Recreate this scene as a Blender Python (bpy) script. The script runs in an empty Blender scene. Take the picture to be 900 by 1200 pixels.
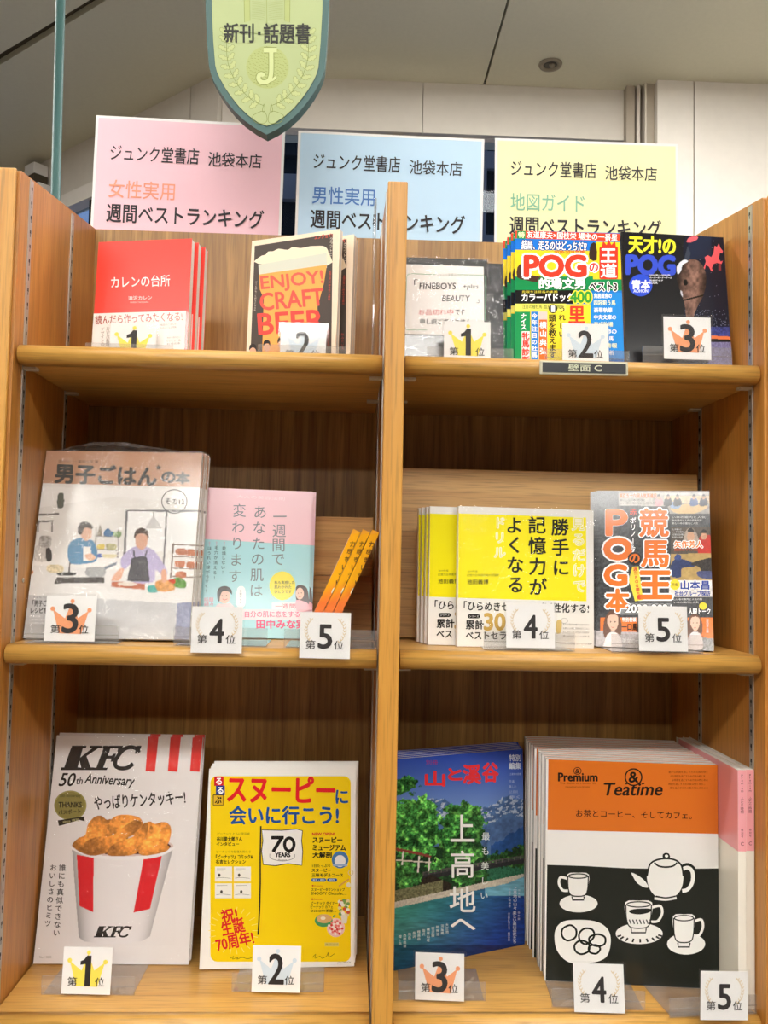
import bpy, bmesh, math, random
import numpy as np
from mathutils import Matrix, Vector
from mathutils.geometry import tessellate_polygon

random.seed(7); np.random.seed(7)
SC = bpy.context.scene
COL = SC.collection

# ------------------------------------------------------------------ camera, world, exposure
FPX = 1050.2213                                   # focal length in pixels of the 900x1200 frame
CAM_R = Vector((0.998994882, -0.040451129, 0.019311444))
CAM_U = Vector((-0.021487149, -0.054060603, 0.998306443))
CAM_B = Vector((-0.039338635, -0.997717975, -0.054875445))
CAM_P = Vector((-0.0513367, -1.0602264, 1.4793210))
cd = bpy.data.cameras.new('camera'); cam = bpy.data.objects.new('camera', cd); COL.objects.link(cam)
cd.sensor_fit = 'VERTICAL'; cd.sensor_height = 36.0; cd.lens = FPX / 1200 * 36.0
cd.clip_start = 0.02; cd.clip_end = 400
cam.matrix_world = Matrix(((CAM_R.x, CAM_U.x, CAM_B.x, CAM_P.x), (CAM_R.y, CAM_U.y, CAM_B.y, CAM_P.y),
                           (CAM_R.z, CAM_U.z, CAM_B.z, CAM_P.z), (0, 0, 0, 1)))
SC.camera = cam
SC.view_settings.view_transform = 'Standard'; SC.view_settings.look = 'None'
SC.view_settings.exposure = -0.18; SC.view_settings.gamma = 1.0; SC.view_settings.use_curve_mapping = False
world = bpy.data.worlds.new('world'); SC.world = world; world.use_nodes = True
bg = world.node_tree.nodes['Background']; bg.inputs[0].default_value = (0.30, 0.42, 0.78, 1); bg.inputs[1].default_value = 0.95
TUBE_POWER = 34.0                                 # emission strength of the ceiling light diffusers
# rows of ceiling lights (centre x, centre y) of 1.25 x 0.3 m fittings
LIGHTS = [(-1.9, -0.45), (-0.25, -0.45), (1.4, -0.45), (-1.9, -2.15), (-0.25, -2.15), (1.4, -2.15), (-1.9, -4.2), (-0.25, -4.2), (1.4, -4.2), (-1.6, .93), (.5, .93), (2.4, .93)]  # row behind the bookcase is added, unseen, to brighten the window wall

# ------------------------------------------------------------------ colour and materials
def lin(c):
    c = np.asarray(c, float)
    return np.where(c <= 0.04045, c / 12.92, ((np.maximum(c, 0) + 0.055) / 1.055) ** 2.4)

def hx(h):
    h = h.lstrip('#'); return np.array([int(h[i:i + 2], 16) / 255 for i in (0, 2, 4)])

def newmat(name):
    m = bpy.data.materials.new(name); m.use_nodes = True
    return m, m.node_tree, m.node_tree.nodes['Principled BSDF']

def flat(name, h, rough=0.5, metal=0.0, bump=0.0, scale=200.0, coat=0.0, var=0.04):
    m, nt, b = newmat(name)
    c = lin(hx(h))
    n = nt.nodes.new('ShaderNodeTexNoise'); n.inputs['Scale'].default_value = scale * 0.15
    tc = nt.nodes.new('ShaderNodeTexCoord'); nt.links.new(tc.outputs['Object'], n.inputs['Vector'])
    mx = nt.nodes.new('ShaderNodeMix'); mx.data_type = 'RGBA'
    mx.inputs[6].default_value = (*(c * (1 - var)), 1); mx.inputs[7].default_value = (*np.minimum(c * (1 + var), 1), 1)
    nt.links.new(n.outputs['Fac'], mx.inputs[0]); nt.links.new(mx.outputs[2], b.inputs['Base Color'])
    b.inputs['Roughness'].default_value = rough; b.inputs['Metallic'].default_value = metal
    b.inputs['Coat Weight'].default_value = coat
    if bump:
        n2 = nt.nodes.new('ShaderNodeTexNoise'); n2.inputs['Scale'].default_value = scale; n2.inputs['Detail'].default_value = 4
        nt.links.new(tc.outputs['Object'], n2.inputs['Vector'])
        bp = nt.nodes.new('ShaderNodeBump'); bp.inputs['Strength'].default_value = bump; bp.inputs['Distance'].default_value = 0.001
        nt.links.new(n2.outputs['Fac'], bp.inputs['Height']); nt.links.new(bp.outputs[0], b.inputs['Normal'])
    return m

def wood(name, light, dark, axis='z', rough=0.42, fig=1.0):
    """oak: long streaks along the axis, broad board tone, short dark pores."""
    m, nt, b = newmat(name)
    L = nt.links.new; N = nt.nodes.new
    tc = N('ShaderNodeTexCoord')
    def nz(across, along, detail, dist=0.0):
        mp = N('ShaderNodeMapping'); L(tc.outputs['Object'], mp.inputs[0])
        s = [across] * 3; s[{'x': 0, 'y': 1, 'z': 2}[axis]] = along
        mp.inputs['Scale'].default_value = s
        n = N('ShaderNodeTexNoise'); n.inputs['Scale'].default_value = 1; n.inputs['Detail'].default_value = detail
        n.inputs['Distortion'].default_value = dist
        L(mp.outputs[0], n.inputs['Vector']); return n
    a = nz(60, 2.2, 4, 1.2); p = nz(420, 16, 2); t = nz(9, 0.8, 2, .4)
    rp = N('ShaderNodeValToRGB'); rp.color_ramp.elements[0].position = 0.30; rp.color_ramp.elements[1].position = 0.72
    l3, d3 = lin(hx(light)), lin(hx(dark))
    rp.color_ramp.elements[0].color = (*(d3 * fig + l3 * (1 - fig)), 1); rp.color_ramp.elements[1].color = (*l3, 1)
    L(a.outputs['Fac'], rp.inputs[0])
    mr = N('ShaderNodeMapRange'); mr.inputs[1].default_value = 0.3; mr.inputs[2].default_value = 0.5
    mr.inputs[3].default_value = 0.70; mr.inputs[4].default_value = 1.0; L(p.outputs['Fac'], mr.inputs[0])
    mr2 = N('ShaderNodeMapRange'); mr2.inputs[1].default_value = 0.3; mr2.inputs[2].default_value = 0.7
    mr2.inputs[3].default_value = 0.86; mr2.inputs[4].default_value = 1.08; L(t.outputs['Fac'], mr2.inputs[0])
    mu = N('ShaderNodeMath'); mu.operation = 'MULTIPLY'; L(mr.outputs[0], mu.inputs[0]); L(mr2.outputs[0], mu.inputs[1])
    vm = N('ShaderNodeVectorMath'); vm.operation = 'SCALE'; L(rp.outputs[0], vm.inputs[0]); L(mu.outputs[0], vm.inputs['Scale'])
    L(vm.outputs[0], b.inputs['Base Color'])
    b.inputs['Roughness'].default_value = rough; b.inputs['Coat Weight'].default_value = 0.15; b.inputs['Coat Roughness'].default_value = 0.25
    bp = N('ShaderNodeBump'); bp.inputs['Strength'].default_value = 0.15; bp.inputs['Distance'].default_value = 0.0006
    L(p.outputs['Fac'], bp.inputs['Height']); L(bp.outputs[0], b.inputs['Normal'])
    return m

def clear(name, tint='#F4F4F2', refl=1.0, rough=0.04, bump=0.0, milk=0.0, scale=35.0):
    """thin clear plastic: see-through with surface reflections and an optional milky share."""
    m = bpy.data.materials.new(name); m.use_nodes = True; nt = m.node_tree; nt.nodes.clear(); L = nt.links.new; N = nt.nodes.new
    out = N('ShaderNodeOutputMaterial'); tr = N('ShaderNodeBsdfTransparent'); gl = N('ShaderNodeBsdfGlossy'); df = N('ShaderNodeBsdfDiffuse')
    tr.inputs[0].default_value = (*lin(hx(tint)), 1); gl.inputs['Roughness'].default_value = rough
    df.inputs[0].default_value = (0.75, 0.75, 0.75, 1)
    fr = N('ShaderNodeLayerWeight'); pw = N('ShaderNodeMath'); pw.operation = 'POWER'; pw.inputs[1].default_value = 4.0; L(fr.outputs['Facing'], pw.inputs[0])
    mm = N('ShaderNodeMath'); mm.operation = 'MULTIPLY_ADD'; mm.inputs[1].default_value = .8 * refl; mm.inputs[2].default_value = .04 * refl; mm.use_clamp = True; L(pw.outputs[0], mm.inputs[0])
    m1 = N('ShaderNodeMixShader'); m1.inputs[0].default_value = milk; L(tr.outputs[0], m1.inputs[1]); L(df.outputs[0], m1.inputs[2])
    m2 = N('ShaderNodeMixShader'); L(mm.outputs[0], m2.inputs[0]); L(m1.outputs[0], m2.inputs[1]); L(gl.outputs[0], m2.inputs[2])
    L(m2.outputs[0], out.inputs[0])
    if bump:
        tc = N('ShaderNodeTexCoord'); n = N('ShaderNodeTexNoise'); n.inputs['Scale'].default_value = scale; n.inputs['Detail'].default_value = 3
        n.inputs['Distortion'].default_value = 1.5
        L(tc.outputs['Object'], n.inputs['Vector'])
        bp = N('ShaderNodeBump'); bp.inputs['Strength'].default_value = bump; bp.inputs['Distance'].default_value = 0.004
        L(n.outputs['Fac'], bp.inputs['Height'])
        for q in (fr, gl): L(bp.outputs[0], q.inputs['Normal'])
    return m

def ink(name, rough, coat):
    m, nt, b = newmat(name)
    at = nt.nodes.new('ShaderNodeAttribute'); at.attribute_name = 'ink'
    nt.links.new(at.outputs['Color'], b.inputs['Base Color'])
    b.inputs['Roughness'].default_value = rough; b.inputs['Coat Weight'].default_value = coat; b.inputs['Coat Roughness'].default_value = 0.08
    b.inputs['Specular IOR Level'].default_value = 0.35
    return m

def pages(name, h='#EFEBE4', axis=1, freq=900):
    m, nt, b = newmat(name); L = nt.links.new; N = nt.nodes.new
    tc = N('ShaderNodeTexCoord'); mp = N('ShaderNodeMapping'); L(tc.outputs['Object'], mp.inputs[0])
    s = [3, 3, 3]; s[axis] = freq; mp.inputs['Scale'].default_value = s
    n = N('ShaderNodeTexNoise'); n.inputs['Scale'].default_value = 1; n.inputs['Detail'].default_value = 2; L(mp.outputs[0], n.inputs['Vector'])
    rp = N('ShaderNodeValToRGB'); c = lin(hx(h)); rp.color_ramp.elements[0].position = .3; rp.color_ramp.elements[1].position = .65
    rp.color_ramp.elements[0].color = (*(c * .62), 1); rp.color_ramp.elements[1].color = (*c, 1)
    L(n.outputs['Fac'], rp.inputs[0]); L(rp.outputs[0], b.inputs['Base Color']); b.inputs['Roughness'].default_value = .8
    bp = N('ShaderNodeBump'); bp.inputs['Strength'].default_value = .3; bp.inputs['Distance'].default_value = .0005
    L(n.outputs['Fac'], bp.inputs['Height']); L(bp.outputs[0], b.inputs['Normal'])
    return m

def emit(name, h, s):
    m, nt, b = newmat(name); b.inputs['Base Color'].default_value = (.8, .8, .8, 1)
    b.inputs['Emission Color'].default_value = (*lin(hx(h)), 1); b.inputs['Emission Strength'].default_value = s
    return m

M = dict(
    post=wood('oak_post', '#DDA34A', '#C4842E', 'z', fig=.8),
    side=wood('oak_side', '#CC8F42', '#AE6C26', 'z', fig=.7),
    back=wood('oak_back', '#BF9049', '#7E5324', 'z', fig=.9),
    board=wood('oak_board', '#D9A858', '#BF883C', 'x', fig=.7),
    nose=wood('oak_nose', '#D0A050', '#B8843A', 'x', fig=.5, rough=.36),
    ply=wood('plywood', '#D9AC68', '#C2904E', 'x', fig=.8, rough=.5),
    plank=wood('pine_plank', '#D8A765', '#B27C3E', 'x', fig=1, rough=.5),
    steel=flat('strip_metal', '#B9B5AC', .35, .6), hole=flat('strip_hole', '#17120E', .9),
    clip=flat('shelf_clip', '#C9BFAE', .4),
    acryl=clear('acrylic', '#F6F5F4', 1.3, .04, milk=.09), sleeve=clear('sleeve', '#FEFEFE', .6, .06, milk=.01),
    film=clear('shrink_film', '#FEFDFC', .55, .10, bump=.9, milk=.02), filmtop=clear('film_bunch', '#E4DED6', 3.0, .10, bump=1.6, milk=.22, scale=85),
    glass=clear('window_glass', '#E8F0F2', .2, .0),
    gloss=ink('print_gloss', .16, .15), matte=ink('print_matte', .55, 0.0), card=ink('print_card', .6, 0),
    page=pages('page_block'), pagex=pages('page_block_side', axis=0),
    white=flat('white_card', '#EFEDEB', .6), wallw=flat('wall_paint', '#E9E3DA', .7, bump=.1), fascia=flat('fascia_paint', '#D8D1C6', .7, bump=.1),
    ceil=flat('ceiling_board', '#DAD8C4', .85, bump=.25, scale=500), joint=flat('joint_dark', '#4A4436', .9),
    woodwall=flat('bookshelf_wall', '#5C4C3A', .7),
    floor=flat('floor_carpet', '#857A6C', .9, bump=.4, scale=300), frame=flat('window_frame', '#CFC6BA', .45), dark=flat('frame_dark', '#4E4536', .5),
    bronze=flat('frame_bronze', '#A79C8B', .45), teal=flat('teal_paint', '#3B5F5C', .55), cream=flat('sign_cream', '#A9B680', .6),
    concrete=flat('concrete', '#8A827C', .95), towerpane=flat('tower_pane', '#101113', .9), navy=flat('navy_cladding', '#15181B', .95), cyan=flat('pale_glass', '#A9C6CF', .2),
    tube=emit('tube_diffuser', '#FDFBF6', TUBE_POWER), downdark=flat('downlight_dark', '#3A352C', .4), downring=flat('downlight_ring', '#8D8473', .4),
    signblack=flat('plate_black', '#23262A', .4), signedge=flat('plate_edge', '#C7C2A8', .45),
)

# ------------------------------------------------------------------ mesh helpers (metres)
def link(o, parent=None):
    COL.objects.link(o)
    if parent: o.parent = parent
    return o

def mobj(name, verts, faces, m, parent=None, smooth=False):
    me = bpy.data.meshes.new(name); me.from_pydata([tuple(v) for v in verts], [], faces); me.validate(); me.update()
    me.materials.append(m)
    if smooth: me.polygons.foreach_set('use_smooth', [True] * len(me.polygons))
    return link(bpy.data.objects.new(name, me), parent)

def bm_obj(name, bm, m, parent=None, smooth=False):
    me = bpy.data.meshes.new(name); bmesh.ops.recalc_face_normals(bm, faces=bm.faces[:]); bm.to_mesh(me); bm.free(); me.materials.append(m)
    if smooth: me.polygons.foreach_set('use_smooth', [True] * len(me.polygons))
    return link(bpy.data.objects.new(name, me), parent)

def add_box(bm, a, b, bev=0.0):
    r = bmesh.ops.create_cube(bm, size=1.0)['verts']
    for v in r:
        v.co = Vector([a[i] + (v.co[i] + .5) * (b[i] - a[i]) for i in range(3)])
    if bev:
        es = list({e for v in r for e in v.link_edges})
        bmesh.ops.bevel(bm, geom=es, offset=bev, segments=2, affect='EDGES', profile=.5)

def box(name, a, b, m, parent=None, bev=0.0):
    bm = bmesh.new(); add_box(bm, a, b, bev); return bm_obj(name, bm, m, parent)

def prism(name, pts, axis, a, b, m, parent=None, smooth=False):
    """extrude a closed outline along an axis; pts are given in the two other axes in order."""
    n = len(pts)
    def mk(p, t):
        return {'x': (t, p[0], p[1]), 'y': (p[0], t, p[1]), 'z': (p[0], p[1], t)}[axis]
    bm = bmesh.new()
    va = [bm.verts.new(mk(p, a)) for p in pts]; vb = [bm.verts.new(mk(p, b)) for p in pts]
    for i in range(n): bm.faces.new((va[i], va[(i + 1) % n], vb[(i + 1) % n], vb[i]))
    bm.faces.new(va[::-1]); bm.faces.new(vb)
    return bm_obj(name, bm, m, parent, smooth)

def tag(o, label, cat, group=None, kind=None):
    if label: o['label'] = label
    if cat: o['category'] = cat
    if group: o['group'] = group
    if kind: o['kind'] = kind
    return o

def empty(name, mat, label, cat, group=None):
    o = bpy.data.objects.new(name, None); o.empty_display_size = .02; COL.objects.link(o); o.matrix_world = mat
    return tag(o, label, cat, group)

def struct(o): o['kind'] = 'structure'; return o

def dup(root, offset, label, group=None):
    c = root.copy(); COL.objects.link(c); c.matrix_world = Matrix.Translation(Vector(offset)) @ root.matrix_world
    c['label'] = label
    if group: c['group'] = group
    for ch in list(root.children):
        d = ch.copy(); COL.objects.link(d); d.parent = c
        for g in list(ch.children):
            e = g.copy(); COL.objects.link(e); e.parent = d
    return c

# ------------------------------------------------------------------ printing on flat faces
def project(p):
    v = Vector(p) - CAM_P; z = -v.dot(CAM_B)
    return (450 + FPX * v.dot(CAM_R) / z, 600 - FPX * v.dot(CAM_U) / z)

_tc = bpy.data.curves.new('type', 'FONT'); _to = bpy.data.objects.new('type', _tc); _tc.size = 1; _tc.resolution_u = 3
_cache = {}
def glyphs(s):
    if s not in _cache:
        _tc.body = s
        me = bpy.data.meshes.new_from_object(_to)
        v = np.empty(len(me.vertices) * 3); me.vertices.foreach_get('co', v)
        _cache[s] = (v.reshape(-1, 3)[:, :2].copy(), [tuple(p.vertices) for p in me.polygons]); bpy.data.meshes.remove(me)
    return _cache[s]

def vnoise(x, y, seed=0, oct=3):
    x = np.asarray(x, float); y = np.asarray(y, float); out = np.zeros_like(x); amp = .5; tot = 0
    for o in range(oct):
        xi = np.floor(x).astype(int); yi = np.floor(y).astype(int); fx = x - xi; fy = y - yi
        def h(i, j):
            n = (i * 374761393 + j * 668265263 + (seed + o) * 1442695041) & 0xffffffff
            n = ((n ^ (n >> 13)) * 1274126177) & 0xffffffff
            return ((n ^ (n >> 16)) & 0xffff) / 65535.0
        sx = fx * fx * (3 - 2 * fx); sy = fy * fy * (3 - 2 * fy)
        v = (h(xi, yi) * (1 - sx) + h(xi + 1, yi) * sx) * (1 - sy) + (h(xi, yi + 1) * (1 - sx) + h(xi + 1, yi + 1) * sx) * sy
        out += v * amp; tot += amp; amp *= .5; x = x * 2.03; y = y * 2.03
    return out / tot

def inpoly(X, Y, pts):
    r = np.zeros(X.shape, bool); n = len(pts); j = n - 1
    for i in range(n):
        xi, yi = pts[i]; xj, yj = pts[j]
        if yi != yj:
            r ^= ((yi > Y) != (yj > Y)) & (X < (xj - xi) * (Y - yi) / (yj - yi) + xi)
        j = i
    return r

def smooth_loop(pts, k=5, closed=True):
    n = len(pts); out = []
    P = [np.array(p, float) for p in pts]
    rng = range(n) if closed else range(n - 1)
    for i in rng:
        if closed: p0, p1, p2, p3 = P[i - 1], P[i], P[(i + 1) % n], P[(i + 2) % n]
        else: p0, p1, p2, p3 = P[max(i - 1, 0)], P[i], P[i + 1], P[min(i + 2, n - 1)]
        for t in np.arange(k) / k:
            out.append(.5 * ((2 * p1) + (-p0 + p2) * t + (2 * p0 - 5 * p1 + 4 * p2 - p3) * t * t + (-p0 + 3 * p1 - 3 * p2 + p3) * t ** 3))
    if not closed: out.append(P[-1])
    return [tuple(p) for p in out]

class Print:
    """flat print on the front face (local plane y = 0, facing -y) of a thing. Coordinates of the layout are those
    of a picture of the face (origin, scale = src) whose four corners are quad (TL, TR, BR, BL)."""
    def __init__(s, root, w, h, quad=None, mat='gloss', y0=0.0, src=(0, 0, 1), origin=(0, 0)):
        s.root, s.w, s.h, s.mat, s.y0, s.o = root, w, h, M[mat], y0, origin
        if quad is None:
            mw = root.matrix_world
            quad = [project(mw @ Vector((origin[0] + x, y0, origin[1] + z))) for x, z in ((0, h), (w, h), (w, 0), (0, 0))]
        dst = [(0, h), (w, h), (w, 0), (0, 0)]
        A = []; B = []
        for (x, y), (u, v) in zip(quad, dst):
            A.append([x, y, 1, 0, 0, 0, -u * x, -u * y]); B.append(u)
            A.append([0, 0, 0, x, y, 1, -v * x, -v * y]); B.append(v)
        s.H = np.append(np.linalg.solve(np.array(A), np.array(B)), 1).reshape(3, 3)
        s.src = src; s.parts = {}; s.part('lettering')
    def frame(s, ox, oy, k): s.src = (ox, oy, k); return s
    def part(s, name, new=False):
        key = (name, len(s.parts)) if new else name
        s.cur = s.parts.setdefault(key, dict(v=[], f=[], c=[], n=0, clip=True)); return s
    def m(s, pts):
        p = np.asarray(pts, float).reshape(-1, 2)
        q = np.c_[p[:, 0] / s.src[2] + s.src[0], p[:, 1] / s.src[2] + s.src[1], np.ones(len(p))] @ s.H.T
        return q[:, :2] / q[:, 2:]
    def emit(s, uv, faces, col, L):
        uv = np.array(uv, float)
        uv[:, 0] = np.clip(uv[:, 0], 0, s.w); uv[:, 1] = np.clip(uv[:, 1], 0, s.h)
        c = s.cur; s.k = getattr(s, 'k', 0) + 1; y = s.y0 - 0.00012 - 0.00008 * L - 0.000007 * (s.k % 11)
        c['v'].append(np.c_[uv[:, 0] + s.o[0], np.full(len(uv), y), uv[:, 1] + s.o[1]]); n = c['n']
        c['f'] += [tuple(i + n for i in f) for f in faces]
        col = np.asarray(col, float)
        c['c'].append(np.tile(lin(col), (len(uv), 1)) if col.ndim == 1 else lin(col)); c['n'] += len(uv)
    def fill(s, pts, col, L=1, smooth=0):
        if smooth: pts = smooth_loop(pts, smooth)
        uv = s.m(pts); v3 = [Vector((a, b, 0)) for a, b in uv]
        s.emit(uv, [tuple(t) for t in tessellate_polygon([v3])], hx(col) if isinstance(col, str) else col, L)
    def rect(s, x0, y0, x1, y1, col, L=1): s.fill([(x0, y0), (x1, y0), (x1, y1), (x0, y1)], col, L)
    def rrect(s, x0, y0, x1, y1, r, col, L=1):
        pts = []
        for cx, cy, a0 in ((x1 - r, y0 + r, -90), (x1 - r, y1 - r, 0), (x0 + r, y1 - r, 90), (x0 + r, y0 + r, 180)):
            pts += [(cx + r * math.cos(math.radians(a0 + t)), cy + r * math.sin(math.radians(a0 + t))) for t in (0, 22, 45, 68, 90)]
        s.fill(pts, col, L)
    def ell(s, cx, cy, rx, ry, col, L=1, n=22, rot=0):
        a = np.arange(n) / n * 2 * math.pi; r = math.radians(rot)
        X = rx * np.cos(a); Y = ry * np.sin(a)
        s.fill(list(zip(cx + X * math.cos(r) - Y * math.sin(r), cy + X * math.sin(r) + Y * math.cos(r))), col, L)
    def stroke(s, pts, wd, col, L=2, smooth=0, closed=False):
        if smooth: pts = smooth_loop(pts, smooth, closed)
        elif closed: pts = list(pts)
        if closed: pts = pts + [pts[0]]
        P = np.array(pts, float); n = len(P); T = np.gradient(P, axis=0); T /= np.maximum(np.linalg.norm(T, axis=1), 1e-9)[:, None]
        if closed:
            t = P[1] - P[-2]; t /= max(np.linalg.norm(t), 1e-9); T[0] = T[-1] = t
        N = np.c_[-T[:, 1], T[:, 0]] * wd / 2
        a = s.m(P + N); b = s.m(P - N)
        s.emit(np.r_[a, b], [(i, i + 1, n + i + 1, n + i) for i in range(n - 1)], hx(col) if isinstance(col, str) else col, L)
    def ring(s, cx, cy, rx, ry, wd, col, L=2, n=32):
        a = np.arange(n) / n * 2 * math.pi
        s.stroke(list(zip(cx + rx * np.cos(a), cy + ry * np.sin(a))), wd, col, L, closed=True)
    def _put(s, v, f, aff, col, L, bold, outline):
        P = v @ aff[0].T + aff[1]
        def go(r, c, LL, k):
            for i in range(k):
                a = 2 * math.pi * i / k
                s.emit(s.m(P + np.array([math.cos(a), math.sin(a)]) * r), f, hx(c), LL)
        if outline: go(outline[1], outline[0], L - 1, 10)
        if bold: go(bold * .72, col, L, 6)
        else: s.emit(s.m(P), f, hx(col), L)
    def text(s, t, x0, y0, x1, y1, col, L=3, bold=0, shear=0, rot=0, outline=None):
        v, f = glyphs(t)
        if not len(v): return
        a, b = v.min(0), v.max(0); sx = (x1 - x0) / max(b[0] - a[0], 1e-6); sy = (y1 - y0) / max(b[1] - a[1], 1e-6)
        if t in 'ー一': sy = min(sy, sx * 2)
        A = np.array([[sx, sy * shear], [0, -sy]]); c = (a + b) / 2
        r = math.radians(rot); R = np.array([[math.cos(r), math.sin(r)], [-math.sin(r), math.cos(r)]])
        A = R @ A; s._put(v, f, (A, np.array([(x0 + x1) / 2, (y0 + y1) / 2]) - A @ c), col, L, bold, outline)
    def vtext(s, t, x, y0, y1, size, col, L=3, bold=0, x2=None, outline=None, squash=1.0):
        """vertical Japanese line centred on x (to x2 at its foot)."""
        n = len(t); st = (y1 - y0) / n; x2 = x if x2 is None else x2
        for i, ch in enumerate(t):
            if ch in ' 　': continue
            cx = x + (x2 - x) * (i + .5) / n; cy = y0 + st * (i + .5)
            v, f = glyphs(ch); A = np.array([[size * squash, 0], [0, -size]])
            if ch in 'ー（）「」〜-': A = np.array([[0, size], [size, 0]])
            c = np.array([.5 if ord(ch) > 255 else v[:, 0].mean(), .37])
            s._put(v, f, (A, np.array([cx, cy]) - A @ c), col, L, bold, outline)
    def lines(s, x0, y0, x1, n, dy, h, col, L=3, seed=0, sample='新しい本の案内と人気の特集記事'):
        for i in range(n):
            k = 6 + (seed + i * 5) % 8
            s.text(sample[(seed + i) % 4:][:k], x0, y0 + i * dy, x0 + (x1 - x0) * (.7 + .3 * ((seed + i * 7) % 4) / 3), y0 + i * dy + h, col, L)
    def raster(s, x0, y0, x1, y1, nx, ny, fn, L=1):
        X, Y = np.meshgrid(np.linspace(x0, x1, nx), np.linspace(y0, y1, ny))
        C = np.clip(fn(X, Y), 0, 1).reshape(-1, 3)
        uv = s.m(np.c_[X.ravel(), Y.ravel()])
        idx = np.arange(nx * ny).reshape(ny, nx)
        F = np.stack([idx[1:, :-1], idx[1:, 1:], idx[:-1, 1:], idx[:-1, :-1]], -1).reshape(-1, 4)
        s.emit(uv, [tuple(r) for r in F.tolist()], C, L)
    def build(s):
        for name, c in s.parts.items():
            if not c['n']: continue
            if isinstance(name, tuple): name = name[0]
            V = np.concatenate(c['v']); C = np.concatenate(c['c'])
            me = bpy.data.meshes.new(name); me.from_pydata(V.tolist(), [], c['f'])
            me.materials.append(s.mat)
            at = me.attributes.new('ink', 'FLOAT_COLOR', 'POINT'); at.data.foreach_set('color', np.c_[C, np.ones(len(C))].astype(np.float32).ravel())
            me.update(); link(bpy.data.objects.new(name, me), s.root)

# ------------------------------------------------------------------ the setting
struct(box('floor', (-4, -5.2, -.05), (4, 4.2, 0), M['floor']))
C0 = np.array([-.475, 1.705]); DL = np.array([-.827, .741]); DL /= np.linalg.norm(DL)
CE = C0 + DL * 3.9
def slab(name, poly, z0, z1, m, parent=None): return prism(name, poly, 'z', z0, z1, m, parent)
ceil = struct(slab('ceiling', [(-4, -5.2), (4, -5.2), (4, 1.8), (-.475, 1.8), (CE[0] - .03, CE[1] + .08), (-4, CE[1] + .08)], 3.02, 3.1, M['joint']))
slab('panel', [(.354, -5.2), (4, -5.2), (4, 1.7), (.354, 1.7)], 3.0, 3.03, M['ceil'], ceil)
def off(p, d): return (p[0] + d[0], p[1] + d[1])
slab('panel', [(.347, .430), (.347, 1.7), tuple(C0), tuple(CE), off(tuple(CE), (-.6, -.25))], 3.0, 3.03, M['ceil'], ceil)
slab('panel', [(.347, .418), (-3.69, 3.72), (-4, 3.9), (-4, -5.2), (.347, -5.2)], 3.0, 3.03, M['ceil'], ceil)
# wall with the big window, parallel to the bookcase
wb = struct(box('wall_back', (-.475, 1.72, 2.835), (.83, 1.8, 3.02), M['fascia']))
box('panel', (-.4749, 1.70, 2.836), (.155, 1.7199, 3.0), M['fascia'], wb)
box('panel', (.157, 1.70, 2.836), (.83, 1.7199, 3.0), M['fascia'], wb)
struct(box('wall_back_bounce_ledge', (-.475, .95, 0), (.83, 1.9, .9), M['fascia']))  # wall under the window, with an unseen ledge added to bounce light upward
w1 = struct(box('window_1', (-.49, 1.70, .9), (-.455, 1.80, 2.835), M['frame']))
box('pane', (-.455, 1.745, .9), (.83, 1.751, 2.835), M['glass'], w1)
box('mullion', (.06, 1.72, .9), (.10, 1.78, 2.835), M['dark'], w1)
# slanting wall with its own window, running away behind the posters
def along(t, n=0.0): q = C0 + DL * t + np.array([-DL[1], DL[0]]) * n; return (q[0], q[1])
wl = struct(slab('wall_left', [along(0, 0), along(3.9, 0), along(3.9, -.08), along(0, -.08)][::1], 2.812, 3.02, M['fascia']))
for a, b in ((0.003, .137), (.141, 1.9), (1.904, 3.9)):
    pts = [along(a, .018), along(b, .018), along(b, 0.0001), along(a, 0.0001)]
    slab('panel', pts, 2.812, 3.0, M['fascia'], wl)
w2 = struct(slab('window_2', [along(0, .045), along(3.9, .045), along(3.9, -.02), along(0, -.02)], 2.757, 2.811, M['wallw']))
slab('pane', [along(0, -.004), along(3.9, -.004), along(3.9, -.01), along(0, -.01)], .9, 2.757, M['glass'], w2)
for t in (.66, 1.9, 3.1):
    slab('mullion', [along(t, .03), along(t + .03, .03), along(t + .03, -.03), along(t, -.03)], .9, 2.757, M['navy'], w2)
struct(slab('wall_left_sill', [along(0, .05), along(3.9, .05), along(3.9, -.1), along(0, -.1)], 0, .9, M['fascia']))
# white wall panels right of the window, with the bronze window jamb
wr = struct(box('wall_right', (.885, 1.66, 0), (4, 1.80, 3.02), M['joint']))
box('panel', (.885, 1.63, 0), (.999, 1.66, 3.0), M['wallw'], wr)
box('panel', (1.003, 1.63, 0), (2.4, 1.66, 3.0), M['wallw'], wr)
box('panel', (2.404, 1.63, 0), (4, 1.66, 3.0), M['wallw'], wr)
tr = struct(box('trim_1', (.800, 1.67, 0), (.826, 1.8, 3.0), M['bronze']))
box('jamb_channel', (.826, 1.70, 0), (.884, 1.79, 3.0), M['dark'], tr)
box('jamb_bar', (.832, 1.665, 0), (.842, 1.70, 3.0), M['frame'], tr)
box('jamb_bar', (.858, 1.655, 0), (.884, 1.70, 3.0), M['bronze'], tr)
box('jamb_bar', (.852, 1.650, 0), (.8575, 1.70, 3.0), M['frame'], tr)
struct(box('wall_side', (4, -5.2, 0), (4.1, 1.8, 3.02), M['woodwall']))
struct(box('wall_rear', (-4, -5.3, 0), (4, -5.2, 3.02), M['woodwall']))
struct(box('wall_far_left', (-4.1, -5.2, 0), (-4, 4.5, 3.02), M['woodwall']))
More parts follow.
